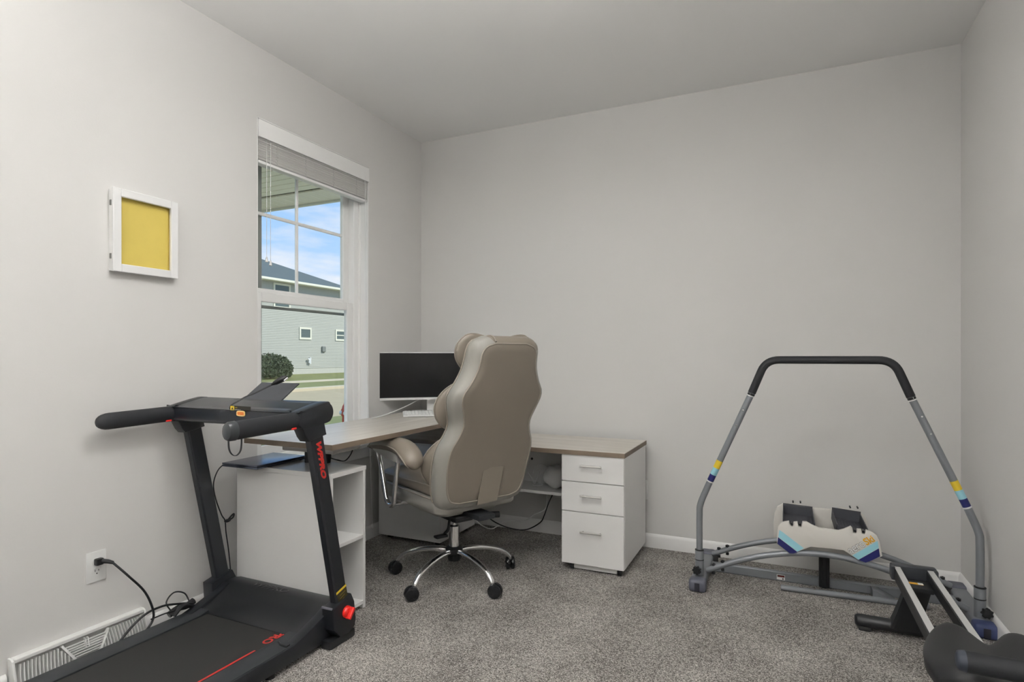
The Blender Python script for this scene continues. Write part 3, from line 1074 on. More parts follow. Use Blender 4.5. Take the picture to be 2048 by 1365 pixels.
def curve_panel(xa, xb, ya, yb, z, th, nseg=14):
    mm = MB()
    rings = []
    for i in range(nseg + 1):
        x_ = xa + (xb - xa) * i / nseg
        dz = 0.030 * (x_ / hw) ** 2
        rings.append([(x_, ya, z + dz), (x_, yb, z + dz), (x_, yb, z + dz - th), (x_, ya, z + dz - th)])
    return mm.loft(rings)


curve_panel(-hw, hw, mz0, mz1, 0.030, 0.030).build('housing', WPL, mo, MM)
curve_panel(-hw + 0.005, hw - 0.005, mz0 + 0.016, mz1 - 0.005, 0.0312, 0.003).build('screen', SCREEN, mo, MM)
MB().box((-0.028, 0.008, -0.035), (0.028, 0.20, -0.012), 0.006, 2).build('stand_neck', mat('monitor_silver', (0.68, 0.68, 0.67), 0.3, metal=0.4), mo, MM)
m = MB()
m.prism([(-0.13, -0.08), (0.13, -0.08), (0.10, 0.10), (-0.10, 0.10)], 1, 0.0, 0.008, 0.002)
m.build('stand_base', MATS['monitor_silver'], mo, MM)
cc = thing('monitor_cable', 'white monitor cable running across the desktop towards the window', 'cable', (0.2, -0.4, UZ))
cord('lead', [mb + Vector((-0.02, 0.02, 0.10)), hy(838, 800, -0.20), hx(815, 812, 0.16), hx(790, 823, 0.16), hx(765, 832, 0.16), hz(744, 837, UZ + 0.004)], 0.0035, WPL, cc)

ka, kb = hz(801, 826, UZ + 0.018), hz(806.5, 834, UZ + 0.004)
kx = (Vector((0.80, 0.60, 0))).normalized()
ky = Vector((-kx.y, kx.x, 0))
kd = thing('keyboard', 'white computer keyboard in front of the monitor', 'keyboard', (kb.x, kb.y, UZ))
KM = frame3((kb.x, kb.y, UZ), kx, ky)
MB().prism([(0, 0.003), (0.145, 0.008), (0.145, 0.024), (0, 0.011)], 0, 0, 0.43, 0.002).build('case', WPL, kd, KM)
m = MB()
KEYM = mat('keycap_white', (0.78, 0.78, 0.77), 0.4)
for rr in range(6):
    for cx in range(19):
        y_ = 0.010 + rr * 0.0215
        z_ = 0.011 + y_ * 0.09
        m.box((0.010 + cx * 0.0217, y_, z_), (0.028 + cx * 0.0217, y_ + 0.018, z_ + 0.006), 0.0015)
stuff(m.build('key_field', KEYM, kd, KM))
for a in (0.02, 0.41):
    MB().box((a - 0.01, 0.125, 0.0), (a + 0.01, 0.14, 0.012)).build('foot', WPL, kd, KM)
    MB().box((a - 0.01, 0.01, 0.0), (a + 0.01, 0.02, 0.006)).build('foot', WPL, kd, KM)

# ------------------------------------------------------------------ treadmill
tm = thing('treadmill', 'black folding treadmill with red lettering beside the left wall', 'treadmill', (0.42, -2.2, 0.0))
TX0, TX1 = 0.085, 0.755
TYF, TYN = -1.668, -2.96            # motor end, user end
DZ = 0.082                          # deck height


def side_profile():
    # (y, z) outline of the frame side
    return [(-1.690, 0.020), (TYN, 0.020), (TYN, DZ - 0.012), (TYN + 0.02, DZ - 0.002), (-1.955, DZ - 0.002), (-1.90, DZ + 0.012), (-1.80, 0.128), (-1.760, 0.148), (TYF, 0.140), (TYF, 0.030)]


for xa, xb in ((TX0 + 0.015, TX0 + 0.060), (TX1 - 0.060, TX1 - 0.015)):
    MB().prism(side_profile(), 0, xa, xb, 0.003).build('frame_side', TMET, tm)
for xa, xb in ((TX0 + 0.022, TX0 + 0.108), (TX1 - 0.108, TX1 - 0.022)):
    m = MB()
    m.prism([(TYN, DZ), (-1.935, DZ), (-1.895, DZ + 0.008), (-1.895, DZ - 0.012), (TYN, DZ - 0.012)], 0, xa, xb, 0.002)
    m.build('side_rail', mat('rail_plastic', (0.020, 0.023, 0.027), 0.45, bump=0.2, bscale=600), tm)
b_ = MB().box((TX0 + 0.112, TYN + 0.02, DZ - 0.022), (TX1 - 0.112, -1.90, DZ - 0.004)).build('belt', BELT, tm)
red_x = TX1 - 0.122
MB().box((red_x - 0.005, TYN + 0.2, DZ - 0.004), (red_x + 0.004, hz(517, 1304, DZ - 0.004).y, DZ - 0.0034)).build('red_stripe', REDINK, b_)
text_mesh('lettering', 'WPPRO', 0.047, REDINK, frame3((red_x - 0.030, hz(529, 1297, DZ - 0.004).y + 0.205, DZ - 0.0033), (0, -1, 0), (1, 0, 0)), b_, 0.0002, 0.0014, 1.12)
MB().tube([hz(557, 1285, DZ + 0.001), hz(561, 1290, DZ + 0.004), hz(574, 1294, DZ + 0.004), hz(578, 1291, DZ + 0.001)], 0.004, 8).build('clip_hook', BLK, tm)
# motor hood: a scooped cover
m = MB()
rows = []
NX = 20
for i in range(NX + 1):
    x_ = TX0 + 0.03 + (TX1 - TX0 - 0.06) * i / NX
    fx = min(1, min(i, NX - i) / 3.0)
    rows.append((x_, fx))
ys = [-1.668, -1.70, -1.745, -1.79, -1.83, -1.87, -1.905]
zs_edge = [0.143, 0.152, 0.152, 0.130, 0.110, 0.094, 0.083]
zs_mid = [0.143, 0.152, 0.147, 0.112, 0.093, 0.083, 0.080]
rings = []
for x_, fx in rows:
    s = fx * fx * (3 - 2 * fx)
    top = [(x_, y_, a + (b2 - a) * s) for y_, a, b2 in zip(ys, zs_edge, zs_mid)]
    bot = [(x_, -1.905, 0.060), (x_, -1.668, 0.040)]
    rings.append(top + bot)
m.loft(rings)
hood = m.build('motor_hood', mat('hood_plastic', (0.009, 0.010, 0.012), 0.42, bump=0.05, bscale=500), tm, sharp=40)
text_mesh('hood_lettering', 'WPPRO', 0.050, mat('black_print_gloss', (0.008, 0.008, 0.009), 0.3), frame3((0.26, -1.738, 0.1512), (1, 0, 0), (0, 1, 0.0)), hood, 0.0009, 0.0, 1.2)
for yy in (-2.05, -2.5, -2.9):
    for xx in (TX0 + 0.04, TX1 - 0.04):
        MB().cyl((xx, yy, 0.0), (xx, yy, 0.021), 0.018, 12).build('foot_pad', RUB, tm)
for xx in (TX0 + 0.04, TX1 - 0.04):
    MB().cyl((xx - 0.012, -1.72, 0.028), (xx + 0.012, -1.72, 0.028), 0.028, 18, bev=0.004).build('transport_wheel', RUB, tm)
# uprights
zb_, zt_ = 0.13, 0.905
lean = -0.205


def uy(z): return -1.722 + (z - 0.13) * lean


for xc, sgn in ((TX0 - 0.006, -1), (TX1 + 0.000, 1)):
    m = MB()
    rings = []
    for z_ in (zb_, zt_):
        yc_ = uy(z_)
        hx_, hy_ = 0.019, 0.034
        c_ = 0.006
        ring = [(xc - hx_ + c_, yc_ - hy_), (xc + hx_ - c_, yc_ - hy_), (xc + hx_, yc_ - hy_ + c_), (xc + hx_, yc_ + hy_ - c_), (xc + hx_ - c_, yc_ + hy_), (xc - hx_ + c_, yc_ + hy_), (xc - hx_, yc_ + hy_ - c_), (xc - hx_, yc_ - hy_ + c_)]
        rings.append([(a, b2, z_) for a, b2 in ring])
    m.loft(rings)
    up = m.build('upright', TMET, tm, sharp=20)
    if sgn > 0:
        px = xc + 0.0196
        d_ = Vector((0, lean, 1)).normalized()
        o_ = Vector((px, uy(0.842) - 0.012, 0.842))
        text_mesh('lettering', 'WPPRO', 0.037, REDINK, frame3(o_, -d_, Vector((0, 1, lean))), up, 0.0003, 0.0021, 1.18)
        st = [(px, uy(0.235) - 0.026, 0.215), (px, uy(0.235) + 0.032, 0.232), (px, uy(0.15) + 0.032, 0.150), (px, uy(0.15) - 0.014, 0.138)]
        sk = MB().poly(st).build('warning_label', mat('label_dark', (0.035, 0.028, 0.008), 0.5), up, smooth=False)
        e1, e2 = Vector(st[0]), Vector(st[1])
        dn = Vector((0, 0.002, -0.010))
        off = Vector((0.0004, 0, 0))
        MB().poly([e1 + off, e2 + off, e2 + dn + off, e1 + dn + off]).build('label_band', YEL, sk, smooth=False)
        for k in range(3):
            q0 = e1 + dn * (2.2 + k * 1.3) + Vector((0.0004, 0.016, 0.004))
            q1 = e2 + dn * (2.2 + k * 1.3) + Vector((0.0004, -0.008 - 0.006 * k, -0.002))
            MB().poly([q0, q1, q1 + dn * 0.28, q0 + dn * 0.28]).build('label_line', mat('label_yellow_dim', (0.28, 0.20, 0.02), 0.5), sk, smooth=False)
    # lower joint cover
    m = MB()
    m.prism([(-1.800, 0.160), (-1.690, 0.186), (-1.672, 0.150), (-1.662, 0.075), (-1.668, 0.045), (-1.705, 0.030), (-1.755, 0.032), (-1.795, 0.075)], 0, xc - 0.028, xc + 0.032, 0.006)
    jc = m.build('joint_cover', TMET, tm)
    box('lower_shoe', (xc - 0.024, -1.81, 0.0), (xc + 0.028, -1.662, 0.034), BLK, tm, 0.008, 2)
    if sgn > 0:
        m = MB()
        kc = Vector((xc + 0.032, -1.722, 0.124))
        m.lathe([(0.024, 0.0), (0.024, 0.006), (0.021, 0.012), (0.016, 0.016), (0.001, 0.017)], kc, 20, 'X')
        m.box((0.008, -0.006, -0.026), (0.034, 0.006, 0.022), 0.004, 2, M=Matrix.Translation(kc) @ Matrix.Rotation(R(-38), 4, 'X'))
        m.build('red_knob', RED, tm)
        box('silver_edge', (xc - 0.026, -1.8025, 0.158), (xc + 0.026, -1.7965, 0.165), mat('label_silver', (0.25, 0.26, 0.30), 0.3, metal=0.6), jc)
# console cross bar and handles
prof_c = [(-1.830, 0.990), (-1.806, 0.982), (-1.792, 0.962), (-1.790, 0.940), (-1.800, 0.920), (-1.825, 0.906), (-1.930, 0.896), (-1.962, 0.902), (-1.970, 0.918), (-1.968, 0.955), (-1.962, 0.962)]
prof_c = [(v.x, v.y) for v in smooth_path([Vector((a, b2, 0)) for a, b2 in prof_c], 3, True)]
co = MB().prism(prof_c, 0, TX0 + 0.006, TX1 - 0.018, 0.003).build('console', mat('console_plastic', (0.013, 0.016, 0.022), 0.28), tm, sharp=28)
dy_, dz_ = -1.962 + 1.830, 0.962 - 0.990
m = MB()
m.poly([(0.30, -1.840, 0.9885), (0.72, -1.840, 0.9885), (0.70, -1.955, 0.9642), (0.30, -1.955, 0.9642)])
m.build('console_display', mat('display_gloss', (0.035, 0.035, 0.038), 0.30), co, smooth=False)
for xc, sgn in ((TX0 - 0.006, -1), (TX1, 1)):
    m = MB()
    m.prism([(a, b2 + 0.001) for a, b2 in prof_c], 0, xc - 0.027, xc + 0.027, 0.007)
    m.prism([(-1.960, 0.91), (-1.84, 0.91), (-1.828, 0.862), (-1.920, 0.845), (-1.935, 0.862)], 0, xc - 0.025, xc + 0.025, 0.004)
    m.build('knuckle', TMET, tm)
    m = MB()
    rings = []
    hy0, hy1 = -1.945, -2.262
    for f in (0, 0.3, 0.6, 0.86, 0.90, 0.94, 0.97, 0.99, 0.999):
        y_ = hy0 + (hy1 - hy0) * f
        zc = 0.930 - 0.008 * f
        g = 1.0 if f < 0.87 else math.sqrt(max(0.0, 1 - ((f - 0.86) / 0.14) ** 2))
        rings.append([(xc + 0.023 * (0.3 + 0.7 * g) * math.cos(2 * PI * j / 20), y_, zc + 0.032 * (0.25 + 0.75 * g) * math.sin(2 * PI * j / 20)) for j in range(20)])
    m.loft(rings)
    hb = m.build('handlebar', FOAM, tm, sharp=50)
    MB().box((xc - 0.0225 if sgn < 0 else xc + 0.010, -2.000, 0.8985), (xc + 0.0185, -1.975, 0.9065), 0.003).build('red_button', RED, hb)
    if sgn > 0:
        m = MB()
        rings = []
        for y_, g in ((-2.233, 1.02), (-2.255, 1.0), (-2.264, 0.85), (-2.268, 0.4)):
            rings.append([(xc + 0.0235 * g * math.cos(2 * PI * j / 20), y_, 0.9225 + 0.0325 * g * math.sin(2 * PI * j / 20)) for j in range(20)])
        m.loft(rings).build('end_cap', mat('cap_grey', (0.032, 0.036, 0.040), 0.35), hb)
# warning sticker and safety-key slot on the console front
fy = -1.9712
lab = MB().poly([hy(464, 811, fy), hy(504, 814, fy), hy(504, 823, fy), hy(464, 821, fy)]).build('console_label', mat('label_black', (0.02, 0.018, 0.012), 0.5), co, smooth=False)
MB().poly([hy(464.5, 812, fy - 0.0006), hy(472, 812.5, fy - 0.0006), hy(472, 821, fy - 0.0006), hy(464.5, 820.5, fy - 0.0006)]).build('warning_square', YEL, lab, smooth=False)
MB().poly([hy(468, 814, fy - 0.0010), hy(470.3, 819, fy - 0.0010), hy(466, 819, fy - 0.0010)]).build('warning_triangle', BLKINK, lab, smooth=False)
p = hy(473, 816.6, fy - 0.0006)
text_mesh('label_text', 'SAFE', 0.0065, YEL, frame3(p, (1, 0, 0), (0, 0, 1)), lab)
p = hy(473, 820.6, fy - 0.0006)
text_mesh('label_text', 'EMERGENCY', 0.0055, WHITEINK, frame3(p, (1, 0, 0), (0, 0, 1)), lab)
p = hy(485, 827.5, fy)
m = MB().tube(smooth_path([(p.x + 0.020 * a, fy - 0.001, p.z + 0.008 * b2) for a, b2 in ((-1, 0.2), (-0.75, 1), (0.75, 1), (1, 0.2), (0.8, -1), (-0.8, -0.9))], 6, True), 0.0025, 8, closed=True)
sl = m.build('key_slot_ring', mat('slot_cream', (0.80, 0.55, 0.22), 0.4), co)
MB().box((p.x - 0.018, fy - 0.002, p.z - 0.006), (p.x + 0.018, fy, p.z + 0.007), 0.001).build('key_slot', mat('slot_orange', (0.60, 0.16, 0.02), 0.4), sl)
# book rest standing on the console
m = MB()
pb0, pb1 = Vector((0.335, -1.845, 0.988)), Vector((0.552, -1.845, 0.988))
q1 = hx(598, 767, 0.552)
up_v = q1 - pb1
pb2, pb3 = pb1 + up_v, pb0 + up_v
nn = up_v.cross(pb1 - pb0).normalized() * 0.005
m.loft([[pb0, pb1, pb2, pb3], [pb0 + nn, pb1 + nn, pb2 + nn, pb3 + nn]])
m.build('book_rest', mat('rest_plastic', (0.045, 0.05, 0.06), 0.4), tm, sharp=20)
# safety key, lanyard and clip
m = MB()
p = hz(487, 804, 0.976)
m.lathe([(0.001, 0.0), (0.020, 0.0), (0.020, 0.010), (0.016, 0.014), (0.001, 0.014)], (p.x + 0.01, p.y, 0.972), 20)
m.build('safety_key', BLK, tm)
fl = lambda u, v, y: hy(u, v, y)
ly = [hy(461, 843, -1.975), hy(460, 825, -1.977), hy(462, 812, -1.977), hy(476, 803, -1.955), hy(492, 794, -1.93), hy(508, 788, -1.90), hy(528, 778, -1.865), hy(548, 768, -1.84), hy(566, 757, -1.82)]
m = MB().tube(smooth_path(ly, 8), [0.0012] * 8 + [0.0022] * 4 + [0.004] * 53, 8, flat=0.5)
m.build('lanyard', BLK, tm)
m = MB()
ca, cb = hy(543, 770, -1.845), hy(574, 754, -1.815)
m.tube([ca, ca.lerp(cb, 0.3), ca.lerp(cb, 0.8), cb], [0.004, 0.011, 0.013, 0.006], 10)
m.build('safety_clip', BLK, tm)
MB().tube([ca.lerp(cb, 0.75) + Vector((0.012, -0.006, -0.008)), cb + Vector((0.010, -0.006, -0.004))], 0.0035, 8).build('clip_spring', CHROME, tm)
lo = [hx(458, 850, 0.735), hx(457, 885, 0.735), hx(459, 902, 0.735), hx(466, 911, 0.735), hx(474, 911, 0.735), hx(481, 902, 0.735), hx(483, 888, 0.735), hx(483, 872, 0.735)]
MB().tube(smooth_path(lo, 6), 0.0045, 8, flat=0.35).build('wrist_strap', BLK, tm)

# the mast stands a touch askew: its left side is nearer the user
for o_ in list(COL.objects):
    q_ = o_
    while q_.parent and q_.parent is not tm:
        q_ = q_.parent
    if q_.parent is tm and q_.name.split('.')[0] in ('upright', 'joint_cover', 'knuckle', 'handlebar', 'console'):
        for v_ in o_.data.vertices:
            v_.co.y -= 0.026 * (TX1 - v_.co.x)

# ------------------------------------------------------------------ office chair
CO = Vector((0.838, -0.945, 0))
CA = R(63)
oc_ = thing('office_chair', 'taupe leather wing back office chair on a chrome star base', 'chair', CO)
oc_.rotation_euler = (0, 0, CA)
CM = Matrix.Translation(CO) @ Matrix.Rotation(CA, 4, 'Z')


def cpart(mb, name, m_, parent=oc_, sharp=45):
    return mb.build(name, m_, parent, CM, sharp=sharp)


def lerp_tab(tab, z):
    """smooth curve through a table (Hermite with finite-difference slopes)"""
    if z <= tab[0][0]:
        return tab[0][1]
    n = len(tab)

    def sl(i):
        lo_, hi_ = max(i - 1, 0), min(i + 1, n - 1)
        return (tab[hi_][1] - tab[lo_][1]) / (tab[hi_][0] - tab[lo_][0])
    for i in range(n - 1):
        a, va = tab[i]
        b2, vb = tab[i + 1]
        if z <= b2:
            h = b2 - a
            t = (z - a) / h
            return (2 * t ** 3 - 3 * t * t + 1) * va + (t ** 3 - 2 * t * t + t) * h * sl(i) + (-2 * t ** 3 + 3 * t * t) * vb + (t ** 3 - t * t) * h * sl(i + 1)
    return tab[-1][1]


outer = [(0.436, 0.185), (0.452, 0.230), (0.50, 0.255), (0.58, 0.268), (0.68, 0.274), (0.745, 0.266), (0.80, 0.240), (0.85, 0.227), (0.90, 0.240), (0.96, 0.260), (1.00, 0.259), (1.05, 0.230), (1.11, 0.204), (1.16, 0.195), (1.21, 0.190), (1.245, 0.168), (1.264, 0.125)]
ytab = [(0.43, -0.276), (0.50, -0.285), (0.62, -0.310), (0.75, -0.350), (0.88, -0.395), (1.00, -0.436), (1.12, -0.466), (1.27, -0.502)]


def rear_y(z): return lerp_tab(ytab, z)


def outline(inset, dz=0.0, depth=0.0, n=56):
    """closed outline of the back, offset inwards, at given depth forward of the rear plane"""
    zs = [0.436 + (1.264 - 0.436) * (0.5 - 0.5 * math.cos(PI * i / n)) for i in range(n + 1)]
    right, left = [], []
    zc = (0.436 + 1.264) / 2
    for z_ in zs:
        x_ = max(0.03, lerp_tab(outer, z_) - inset)
        f = (z_ - zc) / (1.264 - 0.436) * 2
        zz = z_ - inset * f * abs(f) ** 2 + dz
        y_ = rear_y(zz) + depth
        right.append(Vector((x_, y_, zz)))
        left.append(Vector((-x_, y_, zz)))
    return right + left[::-1]


m = MB()
rings = [outline(0.075, 0, -0.004), outline(0.042, 0, -0.003), outline(0.034, 0, 0.002), outline(0.012, 0, 0.016), outline(0.0, 0, 0.045), outline(0.0, 0, 0.075), outline(0.010, 0, 0.098), outline(0.03, 0, 0.112), outline(0.075, 0, 0.12)]
m.loft(rings)
bs = cpart(m, 'back_shell', [LEATH], sharp=60)
# lighter mesh side bolster faces
me_ = bs.data
me_.materials.append(LEATHL)
nring = len(rings[0])
for i, pgn in enumerate(me_.polygons):
    if len(pgn.vertices) == 4:
        row = i // nring
        pc3 = pgn.center
        if 2 <= row <= 6 and not (pc3.z > 1.20 and (CM.inverted() @ pc3).x > -0.092):
            pgn.material_index = 1
cpart(MB().tube(outline(0.036, 0, 0.000), 0.0042, 8, closed=True), 'piping', PIPE, bs)
cpart(MB().tube(outline(0.006, 0, 0.094), 0.0045, 8, closed=True), 'piping', PIPE, bs)
# strap over the top edge
m = MB()
pts = []
for k in range(9):
    f = k / 8
    pts.append(Vector((-0.092, rear_y(1.25) + 0.002 + 0.105 * f, 1.236 + 0.029 * math.sin(PI * f) ** 0.45)))
m.tube(pts, 0.0042, 8)
cpart(m, 'piping', PIPE, bs)
# rear pocket flap
pz = lambda x_, z_: Vector((x_, rear_y(z_) - 0.011, z_))
m = MB()
A4 = [pz(-0.052, 0.452), pz(0.066, 0.456), pz(0.082, 0.632), pz(-0.036, 0.634)]
B4 = [v + Vector((0, 0.004, 0)) for v in A4]
m.loft([A4, B4])
cpart(m, 'rear_pocket', mat('taupe_leather_flap', (0.235, 0.205, 0.168), 0.48), sharp=20)


def pillow(name, zc, hh, ww, dd, yc, curl, waist, ears, lift=0.0):
    mm = MB()

    def fn(v):
        s = v.x
        e = abs(s)
        k = 1.0 - waist * (1 - min(1, e / 0.75)) if waist else 1.0
        prof = max(0.0, 1 - e ** 4) ** 0.5
        z_ = zc + hh * v.z * k + lift * e * e
        y_ = yc + dd * v.y * (1.0 - 0.25 * e) + curl * e ** 2.2 - 0.245 * (z_ - zc)
        return Vector((ww * (abs(s) ** 0.85) * (1 if s >= 0 else -1), y_, z_))
    mm.ball((0, 0, 0), 1, 36, 20, fn)
    o = cpart(mm, name, LEATH, sharp=80)
    return o


hp_ = pillow('headrest_pillow', 1.185, 0.118, 0.222, 0.040, -0.365, 0.010, 0.50, 1, 0.012)
lb_ = pillow('lumbar_pillow', 0.930, 0.148, 0.258, 0.062, -0.265, 0.030, 0.10, 1, 0.0)
bl_ = pillow('lower_back_cushion', 0.655, 0.170, 0.272, 0.070, -0.190, 0.050, 0.05, 1, -0.01)
for (pname, par, zc, hh, ww, yc, curl, waist, lift) in (('piping', hp_, 1.185, 0.118, 0.222, -0.365, 0.010, 0.50, 0.012), ('piping', lb_, 0.930, 0.148, 0.258, -0.265, 0.030, 0.10, 0.0), ('piping', bl_, 0.655, 0.170, 0.272, -0.190, 0.050, 0.05, -0.01)):
    pts = []
    for k in range(64):
        a = 2 * PI * k / 64
        s, zz = math.cos(a), math.sin(a)
        e = abs(s)
        kk = 1.0 - waist * (1 - min(1, e / 0.75))
        z_ = zc + hh * zz * kk + lift * e * e
        pts.append((1.006 * ww * e ** 0.85 * (1 if s >= 0 else -1), yc + curl * e ** 2.2 - 0.245 * (z_ - zc), z_))
    cpart(MB().tube(pts, 0.0036, 6, closed=True), pname, PIPE, par)

# seat
m = MB()


def rrect(hx_, y0_, y1_, r, z, n=6):
    pts = []
    for cx_, cy_, a0 in ((hx_ - r, y1_ - r, 0), (-hx_ + r, y1_ - r, 90), (-hx_ + r, y0_ + r, 180), (hx_ - r, y0_ + r, 270)):
        for k in range(n + 1):
            a = R(a0 + 90 * k / n)
            pts.append(Vector((cx_ + r * math.cos(a), cy_ + r * math.sin(a), z)))
    return pts


def seat_loft(levels):
    mm = MB()
    mm.loft([rrect(*l) for l in levels])
    return mm


sb_ = cpart(seat_loft([(0.20, -0.20, 0.34, 0.05, 0.410), (0.230, -0.226, 0.385, 0.05, 0.413), (0.238, -0.234, 0.400, 0.05, 0.422), (0.240, -0.236, 0.408, 0.05, 0.450), (0.240, -0.236, 0.410, 0.05, 0.480), (0.234, -0.230, 0.404, 0.05, 0.490), (0.2, -0.20, 0.33, 0.05, 0.492)]), 'seat_base', [LEATHL], sharp=70)
cpart(MB().tube(rrect(0.241, -0.237, 0.411, 0.05, 0.486), 0.004, 8, closed=True), 'piping', PIPE, sb_)


def dome(levels):
    mm = MB()
    rings = []
    for hx_, y0_, y1_, r, z in levels:
        ring = rrect(hx_, y0_, y1_, r, z)
        for p_ in ring:
            t = (p_.y + 0.28) / 0.66
            p_.z += (0.022 * math.sin(PI * min(1, max(0, t * 0.9 + 0.12))) - 0.012 * max(0, t - 0.75) * 4 + 0.004 * math.sin(46 * p_.y + 9 * p_.x) * max(0, t - 0.4)) * (z - 0.49) / 0.08
        rings.append(ring)
    mm.loft(rings)
    return mm


cu_ = cpart(dome([(0.2, -0.2, 0.3, 0.06, 0.490), (0.226, -0.222, 0.390, 0.06, 0.492), (0.236, -0.228, 0.404, 0.06, 0.506), (0.237, -0.228, 0.406, 0.06, 0.532), (0.226, -0.22, 0.396, 0.06, 0.552), (0.202, -0.20, 0.37, 0.07, 0.566), (0.16, -0.18, 0.28, 0.08, 0.570), (0.07, -0.08, 0.16, 0.05, 0.573)]), 'seat_cushion', LEATH, sharp=80)
ring = rrect(0.238, -0.229, 0.407, 0.06, 0.538)
for p_ in ring:
    t = (p_.y + 0.28) / 0.66
    p_.z += (0.022 * math.sin(PI * min(1, max(0, t * 0.9 + 0.12))) - 0.012 * max(0, t - 0.75) * 4) * 0.6
cpart(MB().tube(ring, 0.0038, 8, closed=True), 'piping', PIPE, cu_)
cpart(seat_loft([(0.12, -0.10, 0.12, 0.04, 0.372), (0.17, -0.15, 0.17, 0.05, 0.378), (0.185, -0.165, 0.185, 0.05, 0.392), (0.185, -0.165, 0.185, 0.05, 0.4015)]), 'footrest_pad', LEATHL, sharp=70)

# armrests
for s in (-1, 1):
    m = MB()
    path = [(0.300, 0.690), (0.270, 0.700), (0.19, 0.714), (0.09, 0.726), (0.00, 0.728), (-0.07, 0.718), (-0.125, 0.690), (-0.150, 0.662), (-0.145, 0.640)]
    wid = [0.030, 0.042, 0.048, 0.052, 0.055, 0.056, 0.054, 0.046, 0.020]
    hgt = [0.012, 0.022, 0.030, 0.036, 0.040, 0.043, 0.044, 0.038, 0.016]
    rings = []
    pp = smooth_path([Vector((0, a, b2)) for a, b2 in path], 3)
    for i, c_ in enumerate(pp):
        f = i / (len(pp) - 1) * (len(path) - 1)
        k = min(int(f), len(path) - 2)
        t = f - k
        wv = wid[k] + (wid[k + 1] - wid[k]) * t
        hv = hgt[k] + (hgt[k + 1] - hgt[k]) * t
        nxt = pp[min(i + 1, len(pp) - 1)] - pp[max(i - 1, 0)]
        nxt.normalize()
        upv = Vector((0, -nxt.z, nxt.y))
        if upv.z < 0 and i < 4:
            upv = -upv
        rings.append([Vector((s * 0.318, c_.y, c_.z)) + Vector((wv * math.cos(2 * PI * j / 18), 0, 0)) - upv * hv * math.sin(2 * PI * j / 18) * (-1) for j in range(18)])
    m.loft(rings)
    pad = cpart(m, 'armrest_pad', LEATH, sharp=80)
    cpart(MB().tube([r_[9 if s < 0 else 0] * 1.0 + Vector((s * 0.001, 0, 0)) for r_ in rings[1:-1]], 0.0036, 6), 'piping', PIPE, pad)
    m = MB()
    m.prism([(0.265, 0.700), (-0.03, 0.712), (-0.03, 0.650), (0.06, 0.655), (0.225, 0.678)], 0, s * 0.318 - 0.034, s * 0.318 + 0.034, 0.008)
    cpart(m, 'armrest_underside', mat('grey_underside_leather', (0.34, 0.335, 0.32), 0.4), pad)  # underside panel in a paler grey than the pad
    loop = [(0.236, 0.700), (0.205, 0.63), (0.172, 0.55), (0.142, 0.47), (0.128, 0.440), (0.106, 0.424), (0.080, 0.420), (0.056, 0.430), (0.044, 0.452), (0.030, 0.52), (0.014, 0.60), (0.000, 0.690)]
    m = MB().tube(smooth_path([(s * 0.325, a, b2) for a, b2 in loop], 5), 0.0125, 14)
    m.cyl((s * 0.325, 0.082, 0.421), (s * 0.22, 0.082, 0.421), 0.010, 10)
    cpart(m, 'armrest_loop', CHROME, oc_, 80)

# mechanism, gas lift and star base
m = MB()
m.box((-0.09, -0.16, 0.352), (0.09, 0.12, 0.3715), 0.006)
m.box((-0.055, -0.10, 0.318), (0.055, 0.06, 0.353), 0.01, 2)
m.box((-0.05, -0.30, 0.372), (0.05, -0.10, 0.400), 0.01, 2)
cpart(m, 'tilt_mechanism', DKW)
m = MB()
m.tube(smooth_path([(-0.04, -0.05, 0.345), (-0.065, -0.06, 0.330), (-0.080, -0.07, 0.290), (-0.105, -0.075, 0.272)]), [0.007] * 16 + [0.008] * 9, 10)
m.box((-0.160, -0.095, 0.258), (-0.095, -0.058, 0.271), 0.005, 2)
cpart(m, 'lever', BLK)
cpart(MB().cyl((0.06, -0.18, 0.362), (0.135, -0.22, 0.362), 0.016, 16, bev=0.004), 'tension_knob', BLK)
cpart(MB().cyl((0, 0, 0.275), (0, 0, 0.32), 0.014, 18), 'gas_piston', CHROME)
cpart(MB().lathe([(0.001, 0.168), (0.0275, 0.168), (0.0275, 0.278), (0.020, 0.284), (0.001, 0.284)], (0, 0, 0), 24), 'gas_cylinder', CHROME)
cpart(MB().lathe([(0.001, 0.098), (0.030, 0.098), (0.033, 0.104), (0.033, 0.130), (0.046, 0.140), (0.046, 0.162), (0.034, 0.172), (0.001, 0.172)], (0, 0, 0), 24), 'hub', BLK)
